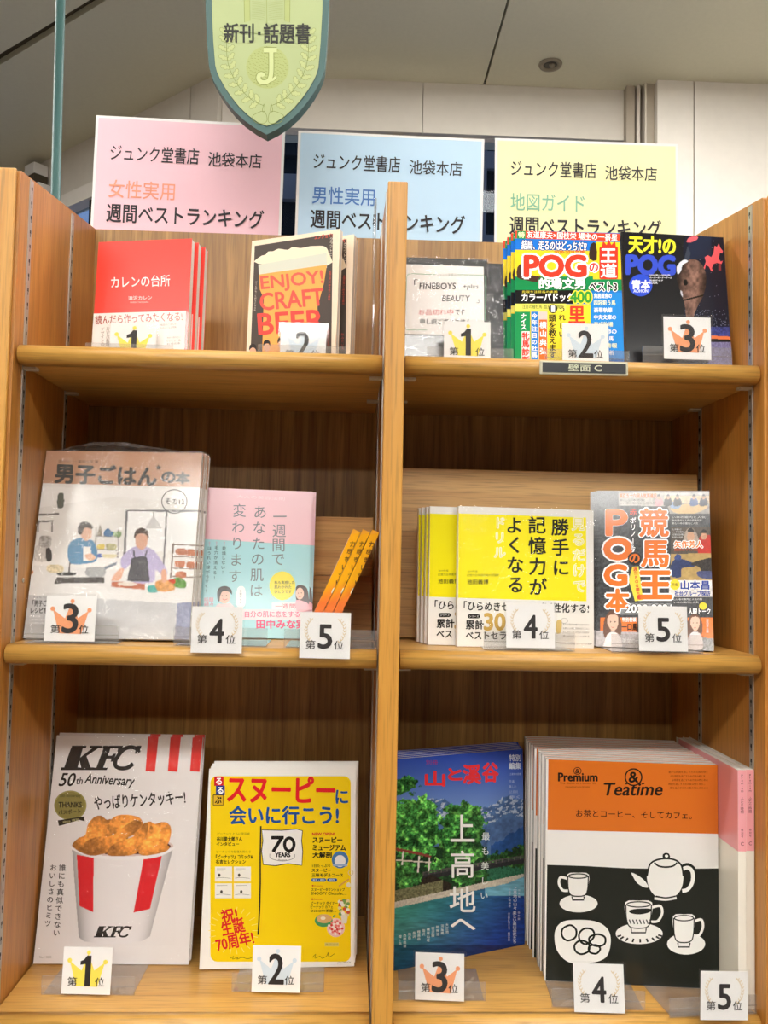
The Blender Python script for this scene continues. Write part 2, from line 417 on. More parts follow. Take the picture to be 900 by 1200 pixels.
# downlight in the ceiling
bm = bmesh.new()
def lathe(bm, prof, cx, cy, n=28):
    rings = [[bm.verts.new((cx + r * math.cos(2 * math.pi * i / n), cy + r * math.sin(2 * math.pi * i / n), z)) for i in range(n)] for r, z in prof]
    for a, b in zip(rings, rings[1:]):
        for i in range(n): bm.faces.new((a[i], a[(i + 1) % n], b[(i + 1) % n], b[i]))
    return rings
dl = empty('downlight', Matrix.Translation((.5326, 1.567, 3.0)), 'small round recessed downlight in the beige ceiling', 'downlight')
bm = bmesh.new(); lathe(bm, [(.020, -.001), (.024, -.006), (.033, -.007), (.036, -.001)], 0, 0); bm_obj('rim', bm, M['downring'], dl, True)
bm = bmesh.new(); r = lathe(bm, [(.020, -.002), (.017, -.004), (.010, -.0035), (.004, -.0035)], 0, 0); bm.faces.new(r[-1]); bm_obj('lens', bm, M['downdark'], dl, True)
bm = bmesh.new(); r = lathe(bm, [(.009, -.0045), (.008, -.010), (.001, -.012)], 0.004, -.004, 12); bm_obj('sensor', bm, M['downring'], dl, True)
# small fittings that show over the left side of the bookcase, under the ceiling of the slanting window wall
fit_lab = ['largest of three pale box fittings high on the window wall, above the bookcase side',
           'middle one of three pale box fittings with dark underside, on the window wall',
           'smallest and lowest of three pale box fittings on the window wall, beside the teal pole']
for i, (t, z, s) in enumerate(((1.035, 2.945, .66), (.985, 2.865, .44), (.915, 2.805, .30))):
    p = along(t, .05)
    ang = math.atan2(DL[1], DL[0]); e = empty('wall_fitting', Matrix.Translation((p[0], p[1], z)) @ Matrix.Rotation(ang, 4, 'Z'), fit_lab[i], 'wall fitting', 'pale fittings on the window wall')
    box('housing', (-.055 * s, -.03, -.03 * s), (.05 * s, .03, .035 * s), M['white'], e, .003)
    box('underside', (-.06 * s, -.028, -.075 * s), (.035 * s, .028, -.031 * s), M['dark'], e, .002)
# lights
for i, (x, y) in enumerate(LIGHTS):
    e = empty('ceiling_light', Matrix.Translation((x, y, 3.0)), 'long flush ceiling light of the shop, out of view', 'ceiling light', 'long ceiling lights of the shop')
    hw = .10 if y > 0 else (.06 if y > -2 else (.18 if y > -3 else .14))
    box('housing', (-.64, -hw - .02, -.02), (.64, hw + .02, 0), M['white'], e)
    box('diffuser', (-.62, -hw, -.028), (.62, hw, -.0205), M['tube'], e)
# the buildings across the street
tw = empty('office_tower', Matrix.Translation((9, 60, 0)), 'grey concrete tower with dark windows seen between the blue and yellow posters', 'building')
box('core', (-14, .9, -10), (24, 14, 44), M['concrete'], tw)
for k in range(9):
    z = 22.2 + k * 3.0 - 8
    box('spandrel', (-14, .2, z), (24, .9, z + 1.25), M['concrete'], tw)
for c in range(12):
    x = -13 + c * 3.1
    bm = bmesh.new(); add_box(bm, (x, .0, -10), (x + .7, .9, 44)); bm_obj('column', bm, M['concrete'], tw)
win = None
for k in range(9):
    for c in range(11):
        x = -12.3 + c * 3.1; z = 15.45 + k * 3.0
        if win is None: win = box('window', (x, .6, z), (x + 2.4, .89, z + 1.75), M['towerpane'], tw); base = (x, z)
        else:
            d = win.copy(); d.location = (x - base[0], 0, z - base[1]); COL.objects.link(d); d.parent = tw
t2 = empty('dark_building', Matrix.Translation((-5.0, 40, 0)), 'dark navy office block seen between the pink and blue posters', 'building')
box('wall', (-2.2, .5, -10), (3.6, 10, 34), M['navy'], t2)
for k in range(12):
    z = 3.6 + k * 2.1; box('ledge', (-2.2, .1, z), (3.6, .5, z + (1.2 if k % 3 == 1 else .35)), M['concrete'] if k % 3 == 1 else M['navy'], t2)
t3 = empty('glass_facade', Matrix.Translation((-2.27, 36, 0)), 'narrow strip of pale glass facade beside the edge of the blue poster', 'building')
for k in range(8):
    box('pane', (.0, 0, 7 + k * 1.5), (.5, .15, 8.35 + k * 1.5), M['cyan'], t3)
box('frame', (-.02, .16, 0), (.52, 4, 19.1), M['navy'], t3)

# ------------------------------------------------------------------ the bookcase
Z1, Z2, Z3 = 1.7292, 1.3742, .95                    # tops of the three shelves
XD0, XD1 = -.0120, .0108                            # divider
bc = empty('bookcase', Matrix.Identity(4), 'light oak double bookcase with three rows of face-out books', 'bookcase')
def zt(y): return 1.9361 + (1.9811 - 1.9361) * y / .31
def side_panel(name, x0, x1, m, yb=.328, front=.0):
    r = .003
    bm = bmesh.new()
    # outline in y-z, front edges eased
    pts = [(r, 0), (yb, 0), (yb, zt(.31)), (.31, zt(.31)), (r, zt(0)), (0, zt(0) - r), (0, r)]
    return prism(name, pts, 'x', x0, x1, m, bc)
side_panel('side_panel', -.50, -.45, M['side']); side_panel('side_panel', .45, .50, M['side'])
box('front_post', (-.502, -.006, 0), (-.4535, .0, 1.9365), M['post'], bc, .002)
box('front_post', (.4535, -.006, 0), (.502, .0, 1.9365), M['post'], bc, .002)
side_panel('divider', XD0, XD1, M['side'])
box('divider_edge', (XD0 - .0006, -.006, 0), (XD1 + .0006, .0, 1.9365), M['post'], bc, .0015)
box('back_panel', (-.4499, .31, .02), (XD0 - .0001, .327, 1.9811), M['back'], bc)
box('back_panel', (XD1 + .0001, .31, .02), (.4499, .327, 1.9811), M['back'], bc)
BAYS = ((-.4475, XD0 - .0025), (XD1 + .0025, .4475))
def shelf(x0, x1, z, t=.023):
    pts = []
    n = 9
    for i in range(n):
        a = math.pi / 2 + math.pi * i / (n - 1)
        pts.append((.0155 + math.cos(a) * .0115, z - t / 2 + math.sin(a) * t / 2))
    pts = [(.024, z)] + pts + [(.024, z - t)]
    s = box('shelf', (x0, .0241, z - t + .0003), (x1, .308, z), M['board'], bc)
    prism('nosing', pts, 'x', x0, x1, M['nose'], s, True)
for x0, x1 in BAYS:
    shelf(x0, x1, Z1); shelf(x0, x1, Z2); shelf(x0, x1, Z3, .04); shelf(x0, x1, .52)
    box('kickboard', (x0 - .002, .03, .0), (x1 + .002, .05, .09), M['board'], bc)
    box('bottom_board', (x0 - .002, .05, .09), (x1 + .002, .309, .11), M['board'], bc)
# metal shelf standards with key-shaped slots, two per side of each bay
def standard(x, s, y):
    """s = +1 if it faces +x"""
    t = .0015
    a = (x, y - .005, .12) if s > 0 else (x - t, y - .005, .12); b = (x + t, y + .005, 1.9335 + .13 * y) if s > 0 else (x, y + .005, 1.9335 + .13 * y)
    o = box('shelf_strip', a, b, M['steel'], bc)
    bm = bmesh.new(); z = 1.9233 + .11 * y - .018 * 90; xx = x + s * (t + .0001)
    while z < b[2] - .006:
        if z > .13:
            for dz0, dz1, hw in ((-.0012, .0030, .0020), (-.0055, -.0012, .0009)):
                v = [bm.verts.new((xx, y - hw, z + dz0)), bm.verts.new((xx, y + hw, z + dz0)), bm.verts.new((xx, y + hw * .8, z + dz1)), bm.verts.new((xx, y - hw * .8, z + dz1))]
                bm.faces.new(v)
        z += .018
    tag(bm_obj('slots', bm, M['hole'], o), None, None, kind='stuff')
for x, s in ((-.45, 1), (XD0, -1), (XD1, 1), (.45, -1)):
    for y in (.035, .197): standard(x, s, y)
    for z in (Z1, Z2, Z3):
        t = .023 if z > 1 else .04
        for y in (.035, .197):
            xa, xb = (x + .0016, x + .017) if s > 0 else (x - .017, x - .0016)
            box('shelf_clip', (xa, y - .006, z - t - .0035), (xb, y + .006, z - t - .0002), M['clip'], bc, .0005)
bm = bmesh.new(); lathe(bm, [(.0028, 0), (.0030, .0008), (.0015, .0012)], 0, 0, 12)
o = bm_obj('screw', bm, M['clip'], bc); o.matrix_local = Matrix.Translation((-.4499, .062, 1.4475)) @ Matrix.Rotation(math.pi / 2, 4, 'Y')

# ------------------------------------------------------------------ books: local frame x = along the cover, z = up, y = back
def R(d): return math.radians(d)
def pose(x, y, yaw, lean, roll, z, t=.01):
    """x, y in mm from the inside of the left bookcase side and its front"""
    lift = .0004 + max(0, t * math.sin(R(lean)))
    return (Matrix.Translation(((x - 450) / 1000, y / 1000, z + lift)) @ Matrix.Rotation(R(yaw), 4, 'Z')
            @ Matrix.Rotation(-R(lean), 4, 'X') @ Matrix.Rotation(-R(roll), 4, 'Y'))
_covers = {}
def cover_mat(h, rough=.26, coat=.5):
    k = (h, rough)
    if k not in _covers: _covers[k] = flat('cover_%d' % len(_covers), h, rough, coat=coat, var=.01)
    return _covers[k]
def book(name, label, cat, group, q, z, t, col, spine_col, spine='left', back=None, pagecol='page', rough=.26, bow=0.0, coat=.5):
    x, y, yaw, lean, roll, w, h = q; w /= 1000; h /= 1000; t /= 1000
    r = empty(name, pose(x, y, yaw, lean, roll, z, t), label, cat, group)
    c = .0005
    box('front_cover', (0, 0, 0), (w, c, h), cover_mat(col, rough, coat), r)
    box('back_cover', (0, t - c, 0), (w, t, h), cover_mat(back or col, rough, coat), r)
    sx = (0, c) if spine == 'left' else (w - c, w)
    box('spine', (sx[0], c, 0), (sx[1], t - c, h), cover_mat(spine_col, rough, coat), r)
    pi = .0004
    a, b = ((c, w - pi) if spine == 'left' else (pi, w - c))
    box('page_block', (a, c, pi), (b, t - c, h - pi), M[pagecol], r)
    r['_w'] = w; r['_h'] = h
    return r
def printer(r, mat='gloss', src=(0, 0, 1)): return Print(r, r['_w'], r['_h'], mat=mat, src=src)
ORD = ['second', 'third', 'fourth', 'fifth', 'sixth', 'seventh', 'eighth', 'ninth', 'tenth', 'eleventh', 'twelfth', 'thirteenth']
def stack(r, n, step, what, group, first=0, jitter=.0008, dx=0.0, dz=0.0):
    rot = r.matrix_world.to_3x3(); out = []
    ny = Vector((rot[0][1], rot[1][1], 0)).normalized()
    for i in range(n):
        o = ny * (step / 1000 * (i + 1)); o.x += random.uniform(-jitter, jitter) + dx * (i + 1); o.z += dz * (i + 1)
        out.append(dup(r, o, '%s, %s copy from the front' % (what, ORD[i + first]), group))
    r['group'] = group
    return out
def film(r, w, h, y=-.0022, t=.0, name='shrink_wrap', amp=.0010, m='film', nx=36, ny=46, over=.002):
    """wrinkled clear wrap stretched over the front"""
    V = []; F = []
    for j in range(ny + 1):
        for i in range(nx + 1):
            u = i / nx; v = j / ny
            a = float(vnoise(np.array(u * 9 + v * 3), np.array(v * 7 - u * 4), 3)) - .5
            b = abs(float(vnoise(np.array(u * 5 + v * 14), np.array(v * 3 + u * 2), 9)) - .5)
            V.append((-over + u * (w + 2 * over), y + a * amp * 1.2 - b * amp, -over * .2 + v * (h + over)))
    for j in range(ny):
        for i in range(nx):
            k = j * (nx + 1) + i; F.append((k, k + 1, k + nx + 2, k + nx + 1))
    return mobj(name, V, F, M[m], r, True)

# ---- top shelf, left bay
rb = book('cookbook', 'red hardback cookbook with white title, wrapped in a white paper band', 'book', 'red cookbooks on the top shelf', (53.4, 128, -8.4, 6, 1.2, 130.3, 173.2), Z1, 13, '#EE3A2C', '#EE3A2C', rough=.33)
P = printer(rb).frame(0, 250, 3.6)
box('paper_band', (-.0002, -.0004, 0), (rb['_w'] - .0035, -.0001, .0715), cover_mat('#F0EAE4', .5, 0), rb)
P.y0 = -.0004
P.part('title').text('カレンの台所', 470, 264, 718, 312, '#F8EDEA', bold=.8, rot=2)
P.part('author').text('滝沢カレン', 542, 349, 642, 366, '#F5DDD6', bold=.4, rot=2); P.text('KAREN TAKIZAWA', 550, 373, 628, 379, '#F5C9C0', rot=1)
P.part('band_print').text('読んだら作ってみたくなる!', 403, 424, 770, 462, '#B5574A', bold=.6, rot=2.5)
P.vtext('デザインの', 434, 482, 560, 17, '#9B8C82'); P.vtext('おいしい料理', 456, 480, 560, 17, '#9B8C82')
for i, s_ in enumerate(('毎日のごはんが', 'たのしくなる物語')): P.text(s_, 678, 465 + i * 13, 745, 474 + i * 13, '#8E7F78', rot=4)
for i, s_ in enumerate(('今すぐ作りたい', 'レシピ三十品', '料理の本')): P.text(s_, 705, 520 + i * 13, 762, 529 + i * 13, '#8E7F78', rot=4)
P.build()
stack(rb, 2, 16, 'red cookbook standing behind the one with the white title', 'red cookbooks on the top shelf', dx=.0042)

bb = book('beer_book', 'cream and dark beer book with a large glass of orange beer on its cover', 'book', 'beer books on the top shelf', (255.6, 140, -22, 5, 1.3, 131.2, 185.7), Z1, 9, '#F0DBC0', '#EED9BE', rough=.5, coat=0)
P = printer(bb, 'matte').frame(250, 250, 3.913)
P.part('cover_picture').fill([(190, 150), (548, 94), (541, 660), (170, 660)], '#4B413B', 1)
P.fill([(208, 232), (217, 198), (240, 190), (252, 176), (275, 174), (300, 163), (340, 168), (365, 155), (400, 160), (440, 152), (470, 150), (500, 150), (518, 158), (528, 182), (522, 240)], '#F3E2C6', 2, 3)
P.fill([(207, 236), (520, 182), (521, 250), (210, 286)], '#D3D4C4', 2)
P.fill([(210, 281), (340, 262), (521, 236), (508, 320), (478, 430), (484, 660), (224, 660), (232, 390), (214, 350)], '#F2AA55', 3)
P.part('title').text('ENJOY!', 219, 276, 505, 352, '#E2604F', 5, bold=2.6, rot=6)
P.text('CRAFT', 215, 356, 506, 434, '#E4574A', 5, bold=3, rot=5)
P.text('BEER', 207, 452, 508, 546, '#E6483F', 5, bold=4, rot=4)
P.part('caption').text('エンジョイ!', 464, 97, 546, 115, '#D8503F', 4, bold=.6, rot=8)
P.vtext('クラフトビール', 542, 110, 232, 17, '#EADBC8', 4, x2=537); P.vtext('全国の旨い一杯をめぐる案内', 536, 262, 400, 11, '#D8503F', 4, x2=531); P.vtext('ビールがもっと好きになる本', 198, 310, 450, 10, '#CDBFAE', 4, x2=191)
P.vtext('飲みたい人', 528, 530, 610, 14, '#C9574A', 4)
for cx, cy in ((182, 612), (246, 594), (312, 580)):
    P.part('portrait', True).ell(cx, cy + 22, 15, 18, '#DDA98A', 5); P.fill([(cx - 17, cy + 18), (cx - 14, cy - 6), (cx, cy - 13), (cx + 14, cy - 6), (cx + 17, cy + 18), (cx + 8, cy + 4), (cx - 8, cy + 6)], '#2B2320', 6, 2)
P.build()
b2 = dup(bb, (.0185, .0180, 0), 'beer book mostly hidden behind the one with the glass of beer on its cover', 'beer books on the top shelf')
b3 = dup(bb, (.0210, .0310, -.0), 'last beer book of the row, only its pale edge showing', 'beer books on the top shelf')

# ---- top shelf, right bay
fb = book('fashion_magazine', 'dark shrink-wrapped magazine bearing a white handwritten notice card', 'magazine', 'dark wrapped magazines on the top shelf', (463, 84, 0, 8, 0, 112.5, 153), Z1, 8, '#3B3C3D', '#2C2C2E')
P = printer(fb).frame(440, 200, 5); P.y0 = -.0010
box('notice_card', (.001, -.0009, .045), (.1075, -.0002, .1425), M['white'], fb)
P.part('notice_lettering')
P.stroke([(350, 611), (205, 606), (190, 612), (182, 625), (172, 915), (178, 930), (192, 936), (300, 936)], 3, '#7FAE8C'); P.stroke([(480, 612), (625, 614), (640, 622), (645, 635), (641, 880)], 3, '#7FAE8C')
P.text('ジュンク堂書店', 357, 604, 474, 620, '#B9BDB6')
P.text('「', 226, 640, 246, 672, '#3A3B40', 3); P.text('FINEBOYS', 258, 660, 470, 697, '#3A3B40', 3, bold=.6, shear=.06); P.text('+plus', 512, 668, 602, 702, '#55565A', 3, shear=.15)
P.text('BEAUTY', 392, 733, 552, 768, '#4B4C50', 3, bold=.3, shear=.12); P.text('」', 590, 755, 606, 778, '#4B4C50', 3)
P.text('お品切れ中', 252, 815, 455, 848, '#E58C8C', 3, bold=.4); P.text('です', 468, 815, 522, 846, '#3A3B40', 3, bold=.3)
P.text('申し訳ございません', 262, 870, 560, 903, '#2E2F33', 3, bold=.5)
P.build(); film(fb, fb['_w'], fb['_h'], -.0026, amp=.0012)
f2 = book('fashion_magazine', 'dark shrink-wrapped magazine standing between the notice card and the colourful magazines', 'magazine', 'dark wrapped magazines on the top shelf', (577, 95, 0, 8, 0, 21, 152), Z1, 8, '#34363A', '#2C2C2E')
film(f2, f2['_w'], f2['_h'], -.0016, nx=10)

pg = book('racing_magazine', 'bright blue, yellow and red horse racing magazine with huge red letters', 'magazine', 'bright racing magazines on the top shelf', (607.9, 70, -3.8, 12, -.8, 139.4, 198.4), Z1, 7, '#1E7BD4', '#2A6FC0', rough=.2)
P = printer(pg).frame(450, 250, 3)
P.part('cover_picture').rect(455, 128, 850, 232, '#F6D72F', 1); P.rect(455, 222, 850, 272, '#1C8B4E', 1)
P.fill([(460, 60), (830, 72), (830, 98), (460, 88)], '#E4472C', 1); P.fill([(468, 62), (498, 63), (497, 90), (467, 89)], '#2F9A55', 2)
P.fill([(460, 92), (745, 99), (745, 132), (460, 128)], '#2276D6', 2)
P.fill([(730, 100), (829, 102), (836, 232), (735, 232)], '#F6D32C', 1)
P.fill([(728, 108), (745, 106), (748, 165), (722, 160), (722, 130)], '#3B2B24', 3, 2)
P.fill([(469, 190), (485, 176), (500, 186), (512, 215), (545, 222), (560, 228), (540, 242), (500, 236), (468, 226)], '#4A342A', 3, 2)
P.part('title')
P.text('友道康夫×国枝栄 場主の一番星', 502, 68, 820, 92, '#FFFFFF', 3, bold=.6, rot=-2); P.text('特', 472, 66, 494, 86, '#F8F4C8', 3, bold=.8)
P.text('結局、走るのはどっちだ!?', 484, 98, 712, 130, '#FFFFFF', 4, bold=1.0, rot=-1.5, outline=('#15407F', 3))
P.text('2020-2021年版', 598, 130, 705, 143, '#D6452D', 4, bold=.6)
P.text('POG', 495, 150, 708, 222, '#E4402C', 6, bold=7, outline=('#FFFFFF', 12)); P.text('の', 722, 176, 752, 206, '#E4402C', 6, bold=1.5, outline=('#FFFFFF', 5))
P.rrect(757, 118, 822, 232, 6, '#E23B28', 4); P.fill([(765, 118), (770, 98), (782, 112), (790, 92), (799, 112), (812, 99), (815, 119)], '#E23B28', 4)
P.text('王', 763, 126, 814, 172, '#FFFFFF', 6, bold=2.2); P.text('道', 762, 178, 817, 226, '#FFFFFF', 6, bold=2.0)
P.text('的場文男', 546, 229, 706, 266, '#FFFFFF', 5, bold=2.4, outline=('#1B7A3E', 6)); P.text('ベスト3', 722, 243, 818, 274, '#1B1B1B', 6, bold=1.6, outline=('#FFFFFF', 4))
P.rect(455, 270, 668, 318, '#1A1A1C', 2); P.text('先取り注目馬の素顔', 485, 272, 610, 281, '#F2E34B', 4); P.text('カラーパドック', 484, 282, 664, 310, '#FFFFFF', 4, bold=1.4)
P.text('400', 655, 276, 728, 314, '#3C9B3E', 5, bold=2.6, outline=('#F5E638', 6))
P.part('cover_print').rect(455, 320, 726, 516, '#F7DF39', 2); P.rect(455, 318, 640, 342, '#F0E36A', 2); P.text('注目の種牡馬', 486, 322, 555, 336, '#2B6B2E', 4); P.text('血統解説', 560, 322, 620, 336, '#2B6B2E', 4)
P.ell(594, 336, 15, 16, '#17171A', 4); P.text('1', 588, 326, 600, 347, '#FFFFFF', 5, bold=1)
P.vtext('うれしい', 626, 322, 440, 26, '#1D1D1F', 4, bold=.7); P.vtext('頭を教えます', 592, 356, 512, 28, '#1D1D1F', 4, bold=.9)
P.text('里', 650, 328, 704, 386, '#E4402C', 5, bold=3); P.text('牧', 650, 388, 704, 440, '#E4402C', 5, bold=3)
P.rect(455, 346, 514, 516, '#1F9151', 3); P.vtext('ナイス', 490, 352, 410, 22, '#FFFFFF', 5, bold=.7); P.rect(484, 415, 512, 516, '#F7E9E4', 4); P.vtext('牝馬診断', 498, 418, 530, 27, '#E23B28', 5, bold=1.4)
P.rect(517, 346, 541, 516, '#2A7FD6', 3); P.vtext('今年注目の牡馬', 529, 350, 510, 20, '#FFFFFF', 5, bold=.5); P.rect(543, 346, 574, 516, '#F4C9C0', 3); P.rect(545, 374, 573, 516, '#EE6A2A', 4); P.vtext('横山典弘', 559, 378, 500, 25, '#FFFFFF', 5, bold=.8)
P.rect(728, 280, 850, 516, '#2A8BDC', 2)
for i, s_ in enumerate(('角居厩舎の', '四冠狙う馬', '豪華執筆', '中央文庫の', '育成牧場', '調教師の', '話題の馬', '特選情報', '血統分析')):
    P.text(s_, 738, 282 + i * 25, 800 + (i * 13) % 24, 299 + i * 25, '#F3F6C9' if i % 3 == 1 else '#FFFFFF', 4, bold=.5)
P.build()
for i in range(3):
    cols = ('#3F7FC8', '#D53A4E', '#E9B531')
    d = dup(pg, (-.0036 * (i + 1), .0095 * (i + 1), -.002 * i), 'bright racing magazine, %s in the row behind the front copy' % ORD[i], 'bright racing magazines on the top shelf')

ao = book('racing_magazine', 'black racing magazine with a brown horse head and yellow title lettering', 'magazine', None, (752, 67, 1.3, 10, -.8, 140.1, 196.8), Z1, 9, '#1D1D20', '#2A3040', rough=.16)
P = printer(ao).frame(700, 230, 4.5)
def aohon(X, Y):
    C = np.zeros(X.shape + (3,)); C[:] = hx('#1D1D20')
    right = X > 470 + 18 * np.sin(Y / 60)
    C[right] = hx('#1A1E2E')
    sp = (vnoise(X * .9, Y * .9, 5, 1) > .965 - .1 * (Y > 600)) & right; C[sp] = hx('#8C93B8')
    low = (Y > 690) & (X > 585); n = vnoise(X / 5, Y / 7, 2)[..., None]; C[low] = (hx('#3B4488') * (.55 + .9 * n))[low]
    lw2 = (Y > 765) & (X > 585); C[lw2] = (hx('#8C86B5') * (.6 + .6 * n))[lw2]
    bandc = (Y > 735 + (X - 605) * .05) & (Y < 752 + (X - 605) * .05) & (X > 600); C[bandc] = hx('#F08048')
    dk = (Y > 752 + (X - 605) * .05) & (Y < 768) & (X > 585); C[dk] = hx('#16161C')
    head = inpoly(X, Y, smooth_loop([(428, 380), (455, 340), (500, 332), (545, 352), (572, 410), (572, 470), (556, 530), (532, 575), (512, 620), (498, 680), (478, 690), (468, 640), (462, 580), (446, 520), (430, 480), (418, 430)], 4))
    n2 = vnoise(X / 16, Y / 22, 8, 4)[..., None]
    C[head] = ((hx('#6B5248') * (.45 + 1.0 * n2) + hx('#2A1B18') * .25) * (1.15 - .75 * np.clip(np.abs(X - 500 + (Y - 480) * .12) / 75, 0, 1)[..., None] ** 2))[head]
    white = inpoly(X, Y, smooth_loop([(418, 375), (440, 345), (462, 335), (478, 345), (450, 362), (440, 395), (424, 410)], 4)); C[white] = hx('#D9DDE8')
    w2 = inpoly(X, Y, smooth_loop([(438, 498), (446, 503), (450, 530), (442, 520)], 4)); C[w2] = hx('#C9CBD6')
    rein = np.abs(Y - 545 + (X - 470) * .25) < 4; C[head & rein] = hx('#1A1412'); sky = (X > 478) & (X < 600) & (Y < 330); C[sky] = hx('#232A40')
    ear = inpoly(X, Y, [(458, 332), (476, 262), (492, 300), (482, 340)]); C[ear] = hx('#39404F')
    cap = inpoly(X, Y, smooth_loop([(470, 240), (488, 216), (530, 214), (520, 232), (490, 244)], 4)); C[cap] = hx('#D8616A')
    eye = ((X - 465) / 11) ** 2 + ((Y - 455) / 17) ** 2 < 1; C[eye] = hx('#12100F')
    return C
P.part('cover_picture').raster(130, 185, 735, 900, 210, 250, aohon)
P.fill([(566, 322), (582, 312), (600, 322), (612, 300), (618, 262), (630, 268), (640, 250), (648, 272), (662, 290), (658, 302), (645, 300), (640, 330), (650, 345), (662, 340), (654, 358), (630, 352), (612, 358), (603, 380), (612, 395), (600, 396), (588, 372), (572, 362), (566, 386), (560, 378), (572, 345)], '#F0616B', 3)
P.text('1', 638, 358, 652, 392, '#8B3842', 3)
P.part('title').text('天才!の', 166, 213, 410, 303, '#F4EE3C', 4, bold=5, shear=-.04, rot=-3)
P.text('POG', 155, 315, 405, 412, '#3A52CC', 4, bold=11, rot=-1)
P.ell(228, 470, 61, 58, '#2F4FD0', 4, 36); P.text('青本', 182, 443, 276, 490, '#F4F6FF', 5, bold=3); P.text('AOHON', 190, 492, 266, 508, '#C9D3FF', 5, bold=1.5)
P.part('caption')
for i, s_ in enumerate(('2020年～2021年', 'ペーパーオーナーゲーム', '完全ガイド', 'BOOK')): P.text(s_, 274, 412 + i * 14, (384, 392, 345, 318)[i], 421 + i * 14, '#E6E6EC', 4, bold=.5)
P.build()
dup(ao, (.0012, .0100, 0), 'black racing magazine hidden behind the one with the horse head', 'black racing magazines'); ao['group'] = 'black racing magazines'

# ---- middle shelf, left bay
dg = book('recipe_magazine', 'large shrink-wrapped cookery magazine showing two men cooking in a white kitchen', 'magazine', 'wrapped cookery magazines', (3, 63.4, -1, 14.1, .4, 202.6, 245.8), Z2, 9, '#E6E4E0', '#B98C6C', rough=.3)
P = printer(dg).frame(0, 490, 3.6)
def kitchen(X, Y):
    C = np.zeros(X.shape + (3,)); C[:] = hx('#E5E3E0')
    n = vnoise(X / 60, Y / 60, 4)[..., None]; C += (n - .5) * .06
    def f(pts, c, sm=0, k=0.0, sc=6):
        mk = inpoly(X, Y, smooth_loop(pts, 4) if sm else pts); q = hx(c)
        C[mk] = (q * (1 - k / 2 + k * vnoise(X / sc, Y / sc, 6)[..., None]))[mk]
    f([(150, 380), (500, 330), (870, 370), (870, 300), (150, 290)], '#EDEBE9')
    f([(535, 390), (700, 388), (700, 560), (525, 580)], '#F4F5F6'); f([(705, 388), (850, 392), (850, 560), (705, 560)], '#F2F3F4')
    for a in ([(532, 386), (850, 388), (850, 396), (532, 394)], [(530, 386), (540, 386), (530, 585), (520, 585)], [(700, 388), (707, 388), (690, 690), (683, 690)]): f(a, '#77777A')
    f([(640, 420), (655, 420), (684, 466), (612, 466)], '#CFCFD0', 0); f([(646, 392), (650, 392), (650, 422), (646, 422)], '#BDBDBD')
    # shelf unit in the back
    for a in ([(402, 494), (505, 500), (505, 505), (402, 499)], [(398, 548), (500, 556), (500, 561), (398, 553)], [(405, 460), (409, 460), (402, 590), (398, 590)], [(498, 470), (502, 470), (498, 590), (494, 590)]): f(a, '#8A8784')
    f([(440, 478), (455, 464), (470, 478), (478, 480), (474, 498), (440, 496)], '#3F6F9C', 1); f([(415, 474), (422, 450), (430, 474), (430, 496), (412, 494)], '#8C8474', 1); f([(480, 482), (510, 480), (508, 500), (482, 498)], '#7F9C6C', 1, .6)
    f([(412, 535), (440, 532), (438, 552), (412, 550)], '#D9C46B', 1); f([(450, 530), (490, 534), (486, 556), (452, 552)], '#B7B48A', 1, .4)
    # right rack
    for y in (530, 580, 630, 665): f([(728, y), (835, y + 5), (835, y + 10), (728, y + 5)], '#8D7E74')
    f([(728, 525), (735, 525), (722, 700), (715, 700)], '#7A6C63')
    for x, y in ((745, 552), (785, 556), (740, 604), (790, 608), (745, 650)): f([(x, y), (x + 38, y), (x + 36, y + 24), (x, y + 22)], '#B9775A', 1, .5)
    # counter
    f([(140, 620), (480, 640), (840, 690), (830, 775), (700, 775), (100, 745)], '#DDDCDA', 0, .04, 20)
    f([(95, 745), (745, 780), (735, 960), (60, 960)], '#BFC0C2', 0, .06, 30); f([(748, 780), (835, 775), (815, 960), (735, 960)], '#8E93AC', 0, .25, 10)
    # hob, pots
    f([(240, 672), (440, 672), (442, 696), (228, 698)], '#4E4B49', 0, .8, 4); f([(366, 632), (440, 632), (437, 668), (368, 668)], '#9FA0A0', 1, .15); f([(245, 652), (318, 652), (308, 664), (252, 664)], '#3B3A3A', 1)
    f([(294, 600), (300, 600), (294, 650), (288, 650)], '#4B4644'); f([(440, 628), (492, 606), (492, 618), (442, 640)], '#7E8894'); f([(150, 540), (205, 540), (208, 600), (145, 600)], '#C9C6C2', 1, .3); f([(196, 545), (218, 560), (218, 600), (196, 600)], '#3C3B3C', 1)
    f([(170, 500), (215, 500), (210, 545), (168, 540)], '#A9A6A3', 1, .6); f([(245, 322), (268, 320), (268, 375), (243, 376)], '#5E6259', 1)
    for a in ([(150, 405), (250, 400), (250, 408), (150, 413)], [(150, 430), (225, 430), (225, 438), (150, 440)], [(160, 440), (166, 440), (163, 480), (157, 480)], [(215, 440), (222, 440), (222, 480), (215, 480)]): f(a, '#7A7876')
    f([(200, 622), (262, 622), (262, 650), (205, 650)], '#D6C9A8', 1, .4); f([(118, 640), (140, 645), (138, 658), (118, 656)], '#C98455', 1)
    f([(472, 690), (612, 694), (612, 724), (470, 712)], '#B56E55', 0, .3); f([(500, 694), (560, 694), (575, 706), (505, 706)], '#D9CFC4', 1)
    f([(622, 712), (640, 704), (665, 712), (662, 735), (626, 734)], '#4FA49C', 1, .5); f([(655, 694), (690, 682), (735, 696), (732, 726), (670, 730)], '#D49A5E', 1, .5); f([(725, 682), (755, 672), (785, 690), (780, 716), (740, 712)], '#5E8F43', 1, .9); f([(710, 684), (740, 680), (735, 700)], '#C94F35', 1)
